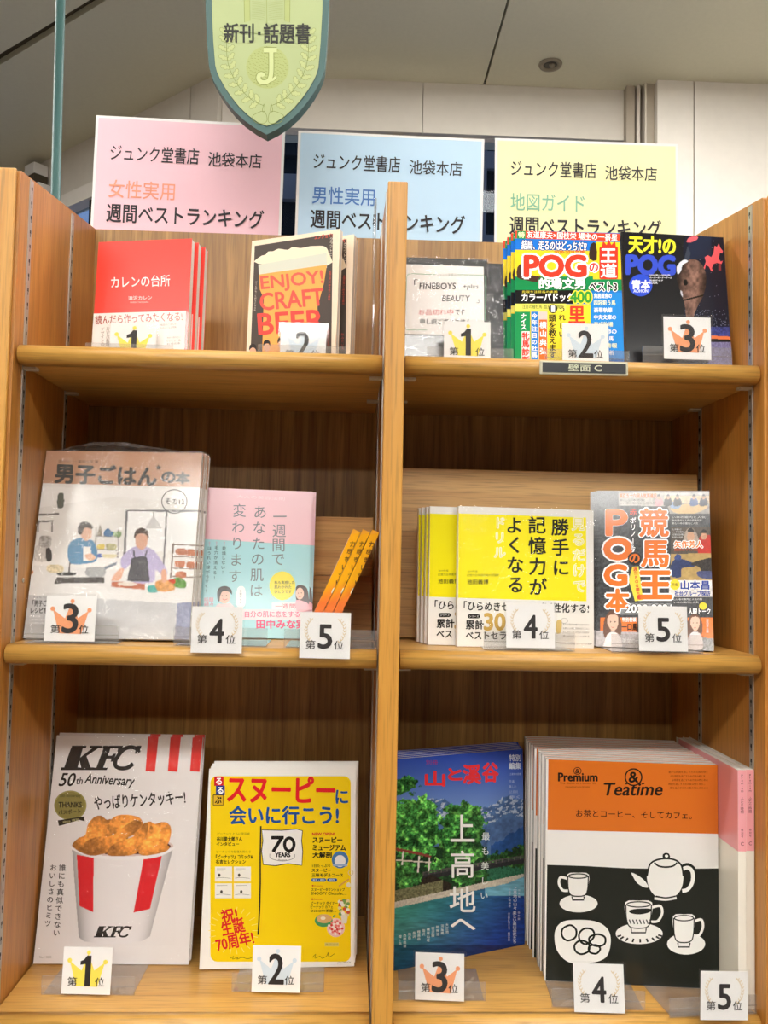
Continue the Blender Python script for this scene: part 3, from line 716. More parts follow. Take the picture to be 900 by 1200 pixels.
    f([(410, 574), (432, 574), (430, 588), (410, 586)], '#5E74B4', 1); f([(432, 574), (492, 576), (480, 590), (440, 588)], '#D8CFA9', 1)
    # two people at the counter
    f([(286, 560), (300, 520), (345, 505), (392, 518), (410, 560), (408, 600), (380, 612), (300, 614)], '#5F8FB4', 1, .12); f([(350, 542), (380, 542), (392, 600), (352, 604)], '#EDEAE4')
    f([(340, 478), (362, 450), (386, 470), (386, 500), (366, 518), (345, 504)], '#DDB39A', 1); f([(330, 488), (332, 450), (360, 436), (390, 452), (388, 468), (358, 462), (345, 490)], '#40332C', 1)
    f([(358, 580), (385, 572), (404, 590), (380, 602)], '#DDB39A', 1)
    f([(508, 600), (545, 555), (585, 540), (640, 552), (680, 600), (706, 650), (690, 670), (655, 640), (648, 690), (560, 690), (560, 610), (524, 640)], '#B5ACCF', 1, .1)
    f([(555, 590), (600, 582), (622, 590), (632, 690), (536, 688)], '#4C4B51', 0, .1); f([(560, 556), (566, 556), (572, 592), (566, 592)], '#4C4B51'); f([(618, 556), (624, 556), (612, 592), (606, 592)], '#4C4B51')
    f([(572, 500), (597, 478), (622, 500), (618, 538), (597, 556), (576, 540)], '#D9A78D', 1); f([(568, 508), (570, 480), (597, 462), (625, 478), (626, 508), (612, 488), (580, 490)], '#4A3A32', 1)
    f([(500, 640), (522, 636), (508, 680), (480, 688), (470, 680)], '#D9A78D', 1); f([(680, 645), (700, 640), (702, 690), (684, 690)], '#D9A78D', 1)
    return C
P.part('cover_picture').raster(60, 120, 880, 960, 250, 270, kitchen)
P.part('title_band').fill([(180, 120), (870, 120), (870, 293), (160, 274)], '#BE8F70', 2)
P.part('title').text('男子ごはん', 234, 200, 660, 280, '#3B3A36', 4, bold=5, rot=-2); P.text('の', 683, 228, 738, 272, '#3B3A36', 4, bold=4, rot=-2); P.text('本', 742, 230, 800, 277, '#3B3A36', 4, bold=4, rot=-2)
P.fill([(669 + r_ * math.sin(a), 209 - r_ * math.cos(a)) for a, r_ in [(math.pi * i / 5, 15 if i % 2 == 0 else 6) for i in range(10)]], '#3B3A36', 4)
P.part('caption').text('国分太一・栗原心平 著', 248, 177, 415, 189, '#5B4A3C', 3, rot=-1)
P.ring(736, 352, 53, 50, 4, '#5A5A5A', 3); P.text('その12', 697, 340, 778, 364, '#4A4A4A', 3, bold=.8, rot=-1)
P.text('テレビで人気の', 140, 748, 230, 760, '#6A6A6A', 3); P.text('「男子ごはん」', 138, 768, 240, 794, '#5A5A5A', 3, bold=1); P.text('レシピを収録', 130, 800, 240, 824, '#4A4A4A', 3, bold=1)
P.lines(125, 832, 190, 3, 14, 9, '#F2F2F2', 3)
P.build(); film(dg, dg['_w'], dg['_h'], -.0028, amp=.0018, nx=50, ny=60)
cps = stack(dg, 3, 10.5, 'wrapped cookery magazine behind the one with two men cooking', 'wrapped cookery magazines', dx=.0012)
# bunched wrap that stands up over the row
bm = bmesh.new(); nx, ny = 34, 12; g = {}
for j in range(ny + 1):
    for i in range(nx + 1):
        u = i / nx; v = j / ny
        z = (math.sin(math.pi * min(1, u * 1.02)) ** .6) * (.010 + .012 * math.sin(math.pi * v)) * (1.15 - .55 * u)
        z += .006 * (float(vnoise(np.array(u * 13.), np.array(v * 5.), 4)) - .5)
        g[i, j] = bm.verts.new((.008 + u * .175 + .004 * math.sin(v * 7), .001 + v * .036, dg['_h'] + max(z, .0005)))
for j in range(ny):
    for i in range(nx): bm.faces.new((g[i, j], g[i + 1, j], g[i + 1, j + 1], g[i, j + 1]))
bm_obj('bunched_wrap', bm, M['filmtop'], dg, True)

pk = book('beauty_book', 'pink and pale blue beauty book with thin grey vertical title', 'book', 'pink beauty books', (204, 119.9, 3.4, 11.3, -.7, 144.7, 201.3), Z2, 12, '#F6C9D3', '#EFA9B5', spine='right', rough=.22)
P = printer(pk).frame(220, 550, 3.913)
P.part('lower_cover').fill([(20, 318), (600, 350), (600, 800), (20, 800)], '#AFE1E8', 1)
P.part('title').vtext('一週間で', 424, 185, 445, 66, '#8D9296', 3, x2=412); P.vtext('あなたの肌は', 333, 160, 592, 64, '#858B90', 3, x2=312); P.vtext('変わります', 240, 152, 528, 64, '#8A9095', 3, x2=213)
P.part('caption').text('大人の美容法則', 225, 122, 445, 138, '#F9DDE3', 3, rot=-3)
P.vtext('乾燥しない!', 168, 352, 482, 19, '#3E4346', 3, x2=160); P.vtext('毛穴が消える!', 133, 348, 508, 19, '#3E4346', 3, x2=122); P.vtext('ほうれい線がうすく!', 101, 352, 568, 19, '#3E4346', 3, x2=84)
for i, x in enumerate((100, 132, 168)): P.vtext('01', x, 330, 352, 12, '#E38FA6', 3)
P.ell(434, 534, 60, 66, '#F2E84A', 3, 34)
for i, s_ in enumerate(('私も実感した', '肌わかれた', 'ひとりです')): P.text(s_, 398, 512 + i * 21, (490, 475, 476)[i], 526 + i * 21, '#6C6A2E', 4, bold=.4)
P.fill([(228, 545), (262, 545), (262, 625), (225, 625)], '#F4F8F8', 3, 4); P.vtext('女優モデル', 243, 552, 618, 12, '#5E7C82', 4)
P.part('portrait', True)
P.fill([(120, 640), (140, 615), (165, 618), (195, 612), (222, 640), (222, 660), (118, 660)], '#F1D5D6', 4)
P.ell(168, 582, 27, 34, '#EBC3AE', 5); P.fill([(138, 600), (136, 560), (150, 540), (178, 536), (200, 552), (202, 575), (190, 562), (160, 560), (148, 585), (146, 606)], '#3A2C28', 6, 3)
P.stroke([(160, 594), (170, 600), (182, 594)], 3, '#C8605E', 6); P.ell(158, 580, 3, 2, '#2C201E', 6, 8); P.ell(178, 579, 3, 2, '#2C201E', 6, 8)
P.part('portrait', True).fill([(495, 560), (500, 535), (525, 532), (548, 548), (556, 600), (556, 640), (520, 640), (498, 600)], '#4A3833', 4, 3); P.ell(514, 570, 19, 27, '#EDC6B1', 5); P.fill([(496, 600), (530, 605), (556, 620), (556, 650), (500, 650)], '#F3B9C4', 5, 2)
P.stroke([(506, 582), (514, 586), (521, 582)], 2.5, '#C8605E', 6); P.ell(507, 568, 2.5, 2, '#2C201E', 6, 8); P.ell(521, 567, 2.5, 2, '#2C201E', 6, 8)
P.part('band_lettering').rect(386, 612, 545, 642, '#F7F3F4', 3); P.text('一週間後、', 402, 616, 540, 639, '#DB7081', 4, bold=.6)
P.fill([(22, 640), (600, 645), (600, 690), (22, 690)], '#F3E3E8', 2); P.text('自分の肌に恋をする', 262, 650, 512, 678, '#E56A8E', 4, bold=.7); P.text('田中みな実', 316, 690, 540, 730, '#E2507D', 4, bold=2.2)
P.text('話題', 75, 588, 118, 606, '#D98AA0', 3, bold=.4); P.text('続々', 75, 610, 118, 628, '#D98AA0', 3, bold=.4)
P.build()
dup(pk, (.0045, .0130, .0), 'pink beauty book standing behind the front copy of the row, pale pink spine showing', 'pink beauty books')

# three orange paperbacks leaning on the divider, spines forward
def lean_book(x, label):
    t, d, h = .0100, .105, .1535
    mw = Matrix.Translation((x, .058, Z2 + .0003 + t * math.sin(R(24)))) @ Matrix.Rotation(R(24), 4, 'Y')
    r = empty('recipe_paperback', mw, label, 'book', 'orange paperbacks leaning on the divider'); r['_w'] = t; r['_h'] = h
    box('spine', (0, 0, 0), (t, .0006, h), cover_mat('#F4A81F', .35, .3), r)
    box('front_cover', (0, .0006, 0), (.0005, d, h), cover_mat('#F2A93A', .35, .3), r); box('back_cover', (t - .0005, .0006, 0), (t, d, h), cover_mat('#E2412A', .35, .3), r)
    box('page_block', (.0005, .0006, .001), (t - .0005, d - .001, h - .001), M['pagex'], r)
    return r
ob = lean_book(-.1075, 'orange paperback nearest the pink beauty book, its cover edge showing')
P = Print(ob, ob['_w'], ob['_h'], src=(360, 590, 7.5))
def grad(X, Y):
    t = np.clip((Y - 700) / 160, 0, 1)[..., None]; return hx('#F7B01E') * (1 - t) + hx('#EF7C3C') * t
P.part('spine_colour').raster(40, 250, 480, 1340, 4, 60, grad)
P.part('title').vtext('力尽きレシピ', 412, 322, 730, 52, '#5A3A1C', 3, bold=2, x2=258)
P.fill([(212, 785), (232, 742), (262, 745), (258, 778), (238, 796)], '#FBF3D6', 3, 4); P.vtext('犬飼つな', 195, 868, 1010, 42, '#6B3420', 3, bold=1, x2=138)
P.build()
# tinted strip of the front cover and pink paper band on the side
me = box('paper_band', (-.0004, .004, .0), (-.0001, .1045, .058), cover_mat('#F3A98F', .5, 0), ob)
me = box('cover_panel', (-.0004, .012, .085), (-.0001, .100, .143), cover_mat('#EBD3C8', .5, 0), ob)
for i in (1, 2): dup(ob, (.01185 * i, 0, 0), ('orange paperback in the middle of the leaning three', 'orange paperback touching the divider')[i - 1])
# pine riser box behind them
rs = empty('display_riser', Matrix.Translation((0, 0, Z2)), 'pale pine block riser behind the leaning orange paperbacks', 'display riser')
box('plank', (-.145, .199, .084), (-.0165, .214, .166), M['plank'], rs, .0008); box('plank', (-.145, .187, .0002), (-.0165, .214, .0835), M['plank'], rs, .0008)

# ---- middle shelf, right bay
dbm = Matrix.Translation((0.0135, .168, Z2 + .0018)) @ Matrix.Rotation(-R(6), 4, 'X')
tag(box('display_board', (0, 0, 0), (.430, .014, .236), M['ply'], None, .0008), 'wide plywood board leaning behind the yellow books', 'board').matrix_world = dbm
yl = book('puzzle_book', 'square white and bright yellow book with black vertical title', 'book', 'square yellow books', (537.3, 60.7, 4.1, 2.4, -.3, 176.4, 176), Z2, 12, '#F3F2EE', '#EDEBE4', spine='left', rough=.35, coat=.2)
P = printer(yl).frame(470, 560, 3.913)
P.part('cover_panel').fill([(264, 163), (848, 182), (850, 566), (262, 550)], '#FBF01D', 1)
P.part('title').vtext('勝手に', 727, 180, 458, 82, '#2A2C22', 3, bold=2.6, x2=734); P.vtext('記憶力が', 622, 170, 548, 84, '#2A2C22', 3, bold=2.6, x2=628); P.vtext('よくなる', 518, 172, 535, 82, '#2A2C22', 3, bold=2.6, x2=526)
P.vtext('見るだけで', 812, 176, 532, 62, '#F6F182', 4, bold=.3, x2=818, outline=('#FFFFFF', 3)); P.vtext('ドリル', 452, 172, 376, 56, '#F6F182', 4, bold=.3, x2=452, outline=('#FFFFFF', 3))
P.part('author').text('2019年度', 304, 424, 350, 433, '#7A7A2C', 3); P.text('記憶力日本選手権大会優勝', 302, 440, 448, 452, '#7A7A2C', 3); P.text('池田義博', 303, 466, 400, 488, '#5A5A24', 3, bold=.6)
P.part('band_lettering').text('「ひらめきセンス」が活性化する!', 288, 572, 860, 614, '#2B2B2B', 3, bold=1.2, rot=-1.3)
P.rrect(305, 625, 362, 644, 9, '#222222', 3); P.text('シリーズ', 312, 629, 356, 640, '#FFFFFF', 4)
P.text('累計', 297, 652, 378, 694, '#2B2B2B', 3, bold=1.6); P.text('30', 382, 622, 476, 698, '#CDAA58', 3, bold=5); P.text('万部', 482, 652, 560, 694, '#2B2B2B', 3, bold=1.6); P.text('ベストセラー', 297, 706, 520, 740, '#2B2B2B', 3, bold=1.6)
P.fill([(712, 660), (728, 650), (738, 662), (732, 708), (712, 712)], '#D9BF7A', 3, 3); P.ring(748, 655, 16, 12, 2, '#B9B9B9', 3)
for i, s_ in enumerate(('そんな悩みが増えてきた方に', '大事な人の顔と名前が出てこない', '久しぶりに会った友人の名前が', '思い出せないことがある')): P.text(s_, 742, 668 + i * 18, 862, 677 + i * 18, '#6D6D6D', 3, rot=-1)
P.text('サンマーク出版 サンマーク文庫', 728, 756, 874, 765, '#5E5E5E', 3)
P.build()
for i, (dx, dy) in enumerate(((-.0350, .0160), (-.0385, .0300), (-.0425, .0440), (-.0460, .0580))):
    dup(yl, (dx, dy, 0), ('square yellow book directly behind the front one, set to its left', 'square yellow book, third from the front of its row', 'square yellow book, fourth from the front of its row', 'square yellow book rearmost in its row, next to the plywood board')[i])
film(yl, yl['_w'], .176, -.0022, amp=.0006, nx=20, ny=20, name='shrink_wrap')

kb = book('racing_guide', 'dark racing guide crowded with big orange vertical letters and small photos', 'magazine', 'dark racing guides', (717.5, 78, -15.1, 13, -.1, 142.1, 208.1), Z2, 8, '#46474A', '#7A7C80', rough=.22)
P = printer(kb).frame(670, 560, 3.913)
def kback(X, Y):
    n = vnoise(X / 7, Y / 7, 3, 3)[..., None]; C = hx('#3E4043') * (.5 + 1.0 * n)
    C = C + 0 * X[..., None]
    def f(pts, c, sm=0, k=.3, sc=5):
        mk = inpoly(X, Y, smooth_loop(pts, 4) if sm else pts); C[mk] = (hx(c) * (1 - k / 2 + k * vnoise(X / sc, Y / sc, 7)[..., None]))[mk]
    f([(100, 55), (220, 55), (215, 120), (190, 145), (150, 140), (110, 110)], '#505154', 1, .9, 2)
    f([(215, 66), (640, 66), (640, 140), (440, 130), (215, 128)], '#B9B5B0', 0, .3, 9)
    f([(370, 80), (640, 80), (640, 165), (450, 165), (440, 130), (370, 110)], '#A8A49F', 0, .3, 9); f([(425, 84), (640, 84), (640, 120), (425, 112)], '#DBC9A9')
    f([(455, 140), (520, 120), (625, 130), (560, 165), (480, 162)], '#E2C592', 1, .1); f([(455, 110), (500, 118), (490, 140), (455, 138)], '#8DA6C8', 1)
    for x, c in ((400, '#D9A0A6'), (442, '#2F3034'), (485, '#2B2C30'), (560, '#5C6FA0'), (605, '#46485A')):
        f([(x - 18, 128), (x - 15, 98), (x, 90), (x + 15, 98), (x + 18, 124)], c, 1); f([(x - 7, 92), (x, 78), (x + 8, 90), (x, 100)], '#CFA38A', 1, .1); f([(x - 8, 84), (x, 73), (x + 8, 84)], '#221D1B', 1)
    f([(455, 165), (650, 165), (650, 226), (455, 222)], '#55575A', 0, .8, 4)
    f([(455, 226), (640, 226), (640, 345), (455, 345)], '#5A5048', 0, .4)
    f([(515, 300), (520, 250), (545, 228), (570, 250), (580, 300)], '#B8A696', 1); f([(530, 262), (545, 240), (562, 262), (556, 290), (534, 288)], '#D5A78A', 1, .1); f([(530, 246), (545, 228), (564, 246)], '#241E1C', 1)
    f([(580, 345), (585, 275), (605, 262), (640, 270), (640, 345)], '#C2352C', 1, .2); f([(592, 262), (605, 246), (620, 262), (612, 282), (596, 280)], '#CF9C80', 1); f([(590, 254), (604, 236), (622, 250)], '#1E1A1A', 1)
    f([(455, 348), (645, 346), (648, 470), (452, 470)], '#B79A62', 0, .25, 16); f([(455, 400), (475, 372), (505, 372), (560, 392), (560, 408), (505, 415), (500, 455), (455, 450)], '#2F3C66', 1, .3); f([(470, 372), (482, 350), (500, 356), (498, 378)], '#3B4E86', 1); f([(545, 395), (600, 375), (650, 372), (650, 460), (600, 440), (585, 410)], '#3A3634', 1, .9, 3); f([(575, 430), (650, 430), (650, 462), (590, 458)], '#4F557C', 1)
    f([(445, 470), (650, 470), (652, 545), (445, 545)], '#E6E2DE'); f([(455, 545), (655, 545), (655, 600), (455, 600)], '#4A4B4E', 0, .7, 4)
    f([(220, 575), (460, 575), (462, 625), (220, 628)], '#8C8E92', 0, .6, 4); f([(130, 640), (300, 640), (300, 705), (130, 705)], '#EE7A2E', 0, .1); f([(530, 640), (660, 640), (662, 740), (530, 740)], '#EE7A2E', 0, .1)
    f([(100, 700), (310, 708), (305, 800), (95, 800)], '#B7B2B4', 0, .3, 8); f([(530, 730), (650, 735), (655, 800), (530, 800)], '#8F8E8C', 0, .6, 4)
    for x, y, s in ((188, 668, 1.0), (565, 672, .85)):
        f([(x - 40 * s, y + 60 * s), (x - 38 * s, y - 20 * s), (x, y - 62 * s), (x + 36 * s, y - 20 * s), (x + 38 * s, y + 50 * s), (x, y + 70 * s)], '#6A4736', 1, .3); f([(x - 24 * s, y), (x - 20 * s, y - 34 * s), (x + 4, y - 42 * s), (x + 24 * s, y - 30 * s), (x + 22 * s, y + 14 * s), (x, y + 36 * s)], '#E6BFA8', 1, .06); f([(x - 30 * s, y + 60 * s), (x, y + 38 * s), (x + 34 * s, y + 60 * s), (x + 40 * s, y + 130 * s), (x - 40 * s, y + 130 * s)], '#EFE3E2', 1, .1)
        for ex in (-10, 10): f([(x + ex * s - 3, y - 8 * s), (x + ex * s, y - 11 * s), (x + ex * s + 4, y - 8 * s), (x + ex * s, y - 5 * s)], '#2B1E1A', 1, 0)
        f([(x - 7 * s, y + 14 * s), (x, y + 18 * s), (x + 8 * s, y + 14 * s), (x, y + 21 * s)], '#C35A55', 1, 0)
    return C
P.part('cover_picture').raster(90, 50, 670, 810, 220, 290, kback)
P.part('title')
O = ('#FFFFFF', 8)
P.text('P', 160, 150, 252, 262, '#EF7A24', 4, bold=9, outline=O); P.text('O', 152, 282, 272, 372, '#EF7A24', 4, bold=12, outline=('#FFFFFF', 17)); P.text('G', 152, 402, 250, 492, '#EF7A24', 4, bold=9, outline=('#FFFFFF', 14)); P.text('本', 158, 512, 262, 612, '#EF7A24', 4, bold=7, outline=('#FFFFFF', 12))
P.text('競', 312, 142, 442, 270, '#EF7A24', 6, bold=5, outline=('#FFFFFF', 9)); P.text('馬', 320, 290, 442, 408, '#EF7A24', 6, bold=6, outline=('#FFFFFF', 10)); P.text('王', 308, 430, 455, 552, '#EF7A24', 6, bold=9, outline=('#FFFFFF', 13))
P.ell(288, 370, 31, 30, '#17171A', 7); P.text('の', 266, 350, 310, 390, '#EF7A24', 8, bold=3)
P.vtext('赤', 282, 138, 178, 34, '#E8503C', 5, bold=1); P.vtext('ポリノート', 281, 180, 335, 30, '#FFFFFF', 5, bold=1, outline=('#222222', 3))
P.part('caption').fill([(278, 408), (306, 406), (328, 560), (290, 566), (262, 470)], '#F4E04A', 5); P.vtext('週刊POG勝ち馬', 290, 410, 560, 19, '#E0452F', 9, bold=.6, x2=308)
P.text('2020-2021', 248, 582, 458, 618, '#FFFFFF', 5, bold=2.6, outline=('#3A3A3A', 5)); P.text('特別巻頭', 232, 640, 295, 660, '#FFFFFF', 5, bold=.6); P.text('一口馬主', 230, 668, 325, 700, '#1D1D1F', 5, bold=1.4); P.text('美女の一口', 232, 735, 330, 758, '#EDEAEA', 5, bold=.5)
P.text('第百五十六回人気馬連載', 218, 72, 390, 92, '#E8742E', 5, bold=1); P.lines(220, 98, 385, 2, 13, 10, '#5A5450', 5)
P.lines(460, 176, 630, 3, 14, 10, '#F1F1F1', 5, 2); P.lines(460, 232, 520, 4, 12, 9, '#F1F1F1', 5, 4)
P.text('矢作芳人', 470, 290, 600, 320, '#EE8436', 6, bold=1.6, outline=('#FFFFFF', 5)); P.text('調教師ロングインタビュー', 470, 323, 598, 336, '#C8502E', 6, bold=.3)
P.ell(473, 490, 23, 24, '#F3DC3A', 5); P.text('特集', 460, 482, 486, 498, '#5A4A1E', 6); P.text('山本昌', 500, 472, 630, 512, '#3B4E9E', 6, bold=2.4, outline=('#FFFFFF', 4)); P.text('社台グループ探訪', 472, 518, 634, 542, '#3B4E9E', 6, bold=1)
P.lines(468, 552, 630, 2, 14, 10, '#F1F1F1', 5, 5); P.ell(602, 588, 18, 17, '#F3DC3A', 5); P.text('人眼トーク', 535, 598, 635, 626, '#FFFFFF', 6, bold=1, outline=('#222222', 3)); P.vtext('競馬女子会議', 622, 648, 710, 13, '#F6E6D8', 5)
P.build()
stack(kb, 3, 9.5, 'dark racing guide behind the one with orange vertical letters', 'dark racing guides', dx=-.003)

# ---- bottom shelf, left bay
ck = book('chicken_magazine', 'white shrink-wrapped magazine with a striped bucket of fried chicken on its cover', 'magazine', 'white fried chicken magazines', (4, 144.9, -.4, 11.5, -.1, 199.5, 286.3), Z3, 6, '#EDE9E9', '#D9D5D5', rough=.3)
P = printer(ck).frame(30, 850, 3.43)
P.part('red_stripe')
for x in (493, 583, 672): P.fill([(x, 40), (x + 42, 40), (x + 27, 187), (x - 11, 184)], '#EA3A35', 1)
def slab_kfc(x0, y0, x1, y1, L, c='#2C2726'):
    """heavy slanted slab-serif letters K F C"""
    W_ = x1 - x0; H_ = y1 - y0
    def g(pts): P.fill([(x0 + (px + (1 - py) * .07) * W_, y0 + py * H_) for px, py in pts], c, L)
    g([(.05, .02), (.24, .02), (.24, .11), (.20, .11), (.185, .89), (.225, .89), (.225, 1), (-.03, 1), (-.03, .89), (.01, .89), (.045, .11), (.05, .11)])
    g([(.155, .60), (.325, .11), (.285, .11), (.285, .02), (.445, .02), (.445, .11), (.405, .11), (.27, .44), (.355, .89), (.40, .89), (.40, 1), (.215, 1), (.215, .89), (.232, .89), (.19, .62)])
    g([(.46, .02), (.72, .02), (.70, .30), (.66, .30), (.66, .13), (.56, .13), (.55, .42), (.60, .42), (.62, .34), (.65, .34), (.63, .66), (.60, .66), (.60, .54), (.54, .54), (.52, .90), (.58, .90), (.57, 1), (.38, 1), (.38, .90), (.43, .90), (.47, .12), (.45, .12)])
    P.stroke([(x0 + (px + (1 - py) * .07) * W_, y0 + py * H_) for px, py in ((.945, .30), (.90, .14), (.82, .08), (.74, .16), (.69, .38), (.66, .62), (.68, .84), (.75, .93), (.84, .90), (.90, .74))], H_ * .16, c, L, 4)
    g([(.90, .02), (.96, .02), (.94, .34), (.89, .34)])
P.part('title'); slab_kfc(150, 80, 458, 180, 3)
P.part('caption').text('50', 140, 192, 200, 244, '#2C2726', 3, bold=1.4, shear=.3); P.text('th', 204, 208, 230, 236, '#2C2726', 3, bold=.6, shear=.2); P.text('Anniversary', 240, 200, 436, 250, '#2C2726', 3, bold=1.2, shear=.25, rot=-3)
P.text('やっぱりケンタッキー!', 276, 272, 642, 328, '#2C2726', 3, bold=1.3, rot=4)
P.part('medal').ell(180, 322, 65, 60, '#8D8446', 2, 40); P.ring(180, 322, 62, 57, 2, '#B3AA68', 3); P.text('THANKS', 133, 308, 226, 330, '#33301C', 4, bold=1); P.text('パスポート', 132, 338, 222, 356, '#33301C', 4, bold=.5, rot=4); P.text('50th Anniversary', 138, 276, 222, 292, '#3A3722', 4)
P.fill([(130, 382), (236, 366), (238, 386), (216, 380), (152, 400), (134, 404)], '#2E2A20', 4); P.text('since 1970', 150, 378, 215, 390, '#CFC68A', 5, rot=6)
P.part('side_caption').vtext('誰にも真似できない', 150, 556, 850, 29, '#2C2726', 3, bold=.5, x2=123); P.vtext('おいしさのヒミツ', 113, 556, 812, 28, '#2C2726', 3, bold=.5, x2=88); P.text('No.1 2020', 56, 926, 104, 936, '#A9A09A', 3)
def bucket(X, Y):
    C = np.zeros(X.shape + (3,)); C[:] = hx('#EDE9E9')
    body = inpoly(X, Y, [(186, 486), (594, 490), (500, 848), (470, 866), (400, 878), (310, 880), (235, 868), (214, 852)])
    u = (X - 186 - (Y - 490) * .09) / (408 - (Y - 490) * .33)
    body_c = hx('#EFEBED')[None, None] * (1 - .30 * np.clip(np.abs(u - .5) * 2, 0, 1)[..., None] ** 5) * np.ones(X.shape + (1,))
    C[body] = body_c[body]
    for a, b, a2, b2 in ((206, 274, 217, 272), (474, 548, 434, 500)):
        st = inpoly(X, Y, [(a, 520 if a < 300 else 537), (b, 532 if a < 300 else 525), (b2, 751 if a < 300 else 738), (a2, 726 if a < 300 else 752)]); C[st] = hx('#E1202A')
    rim = (((X - 389) / 205) ** 2 + ((Y - 486) / 40) ** 2 < 1); C[rim] = hx('#D9C3BC')
    inn = (((X - 389) / 194) ** 2 + ((Y - 486) / 33) ** 2 < 1); C[inn] = hx('#5A2E16')
    fr = inpoly(X, Y, smooth_loop([(186, 486), (260, 516), (389, 528), (520, 518), (594, 488), (594, 500), (520, 532), (389, 542), (260, 530), (186, 498)], 4)); C[fr] = hx('#F3F0F1')
    n = vnoise(X / 9, Y / 9, 11, 4)[..., None]; n2 = vnoise(X / 30, Y / 26, 5, 2)[..., None]
    for k, pts in enumerate(([(188, 484), (210, 455), (240, 440), (250, 400), (272, 372), (300, 362), (325, 378), (345, 382), (350, 440), (330, 500), (280, 524), (230, 514)],
                [(330, 420), (345, 378), (380, 360), (430, 362), (465, 378), (470, 420), (400, 450)],
                [(480, 400), (500, 386), (520, 396), (555, 388), (582, 405), (582, 450), (560, 490), (500, 500), (482, 450)],
                [(240, 470), (290, 448), (340, 446), (400, 404), (440, 380), (462, 388), (462, 410), (420, 446), (370, 476), (330, 512), (270, 520), (236, 505)],
                [(330, 520), (345, 485), (385, 462), (430, 448), (460, 415), (478, 392), (494, 400), (486, 440), (470, 480), (440, 516), (380, 526)],
                [(450, 490), (470, 462), (492, 450), (500, 408), (512, 412), (520, 455), (545, 470), (578, 488), (560, 508), (500, 522), (462, 520)])):
        loop = smooth_loop(pts, 5); mk = inpoly(X, Y, loop)
        cx = sum(p[0] for p in pts) / len(pts); cy = sum(p[1] for p in pts) / len(pts)
        c = hx('#F09C44') * (.62 + .5 * n + .3 * n2) + hx('#8A4414') * (.10 * (1 - n)) + .22 * np.clip(n - .62, 0, 1)
        d = np.clip(np.hypot((X - cx) / 85, (Y - cy) / 70), 0, 1)[..., None]
        C[mk] = (c * (1.10 - .42 * d ** 2))[mk]
    return C
P.part('cover_picture').raster(178, 352, 604, 886, 220, 270, bucket)
P.part('bucket_lettering'); slab_kfc(278, 806, 424, 852, 4)
P.build(); film(ck, ck['_w'], ck['_h'], -.0022, amp=.0007, nx=30, ny=40)
stack(ck, 1, 7.5, 'white magazine edge behind the fried chicken cover', 'white fried chicken magazines', dx=.002, dz=.002)

dm = book('yellow_mook', 'bright yellow magazine with red and blue title and a white flag on its cover', 'magazine', 'yellow flag magazines', (219.6, 128.6, 3.0, 11.4, -.1, 199.3, 247.8), Z3, 7, '#F4F2EC', '#DAD6CE', rough=.28)
P = printer(dm).frame(230, 880, 4)
P.part('cover_panel').rrect(66, 118, 724, 988, 32, '#F6D414', 1)
# rays behind the red words
P.part('cover_picture')
for i in range(22):
    a = i / 22 * 2 * math.pi; P.stroke([(175 + 88 * math.cos(a), 842 + 88 * math.sin(a)), (175 + 118 * math.cos(a), 842 + 112 * math.sin(a))], 3, '#F8E27A', 2)
P.part('series_mark').rect(84, 120, 128, 164, '#D8262E', 2); P.rect(92, 162, 134, 208, '#2B3F94', 3); P.rect(80, 206, 126, 254, '#E5B92C', 2)
P.stroke([(80, 206), (126, 206), (126, 254), (80, 254), (80, 206)], 4, '#2A2620', 4); P.text('る', 93, 127, 119, 157, '#FFFFFF', 4, bold=1.6); P.text('る', 100, 170, 126, 200, '#FFFFFF', 4, bold=1.6); P.text('ぶ', 88, 214, 118, 246, '#2A2620', 5, bold=1.6)
P.part('title').text('スヌーピー', 148, 120, 648, 242, '#E3252B', 4, bold=5.5, rot=-1); P.text('に', 655, 184, 710, 246, '#25539A', 4, bold=3)
P.text('会いに行こう!', 157, 258, 666, 344, '#25539A', 4, bold=4)
P.part('flag').stroke([(303, 352), (300, 480), (300, 620), (297, 740), (290, 862)], 7, '#2A2422', 4)
P.fill([(308, 370), (400, 372), (470, 366), (498, 374), (494, 420), (499, 470), (495, 536), (430, 528), (370, 538), (314, 532), (306, 470), (312, 420)], '#F2F0EC', 3)
P.stroke([(308, 370), (400, 372), (470, 366), (498, 374), (494, 420), (499, 470), (495, 536), (430, 528), (370, 538), (314, 532), (306, 470), (312, 420)], 4, '#2A2422', 4, closed=True)
P.text('7', 352, 402, 408, 472, '#1E1C1C', 5, bold=4, shear=.05); P.ring(436, 438, 22, 30, 15, '#1E1C1C', 5); P.rect(352, 398, 410, 414, '#1E1C1C', 5); P.text('YEARS', 370, 477, 440, 497, '#1E1C1C', 6, bold=2)
P.stroke([(345, 482), (350, 504), (405, 516), (455, 504), (462, 484)], 2.5, '#8A8886', 5, 4); P.text('Museum', 384, 506, 424, 515, '#55504C', 5)
P.part('left_caption').text('ピーナッツ ともに学芸館', 100, 382, 250, 394, '#6D5E1E', 3); P.text('谷川俊太郎さん', 96, 402, 215, 424, '#2F2A16', 3, bold=1); P.text('インタビュー', 95, 428, 200, 444, '#2F2A16', 3, bold=.9)
P.text('ピーナッツの秘密を知ろう', 95, 466, 255, 478, '#6D5E1E', 3); P.text('『ピーナッツ』コミック&', 92, 486, 265, 506, '#2F2A16', 3, bold=.9); P.text('名言セレクション', 92, 510, 232, 528, '#2F2A16', 3, bold=.9)
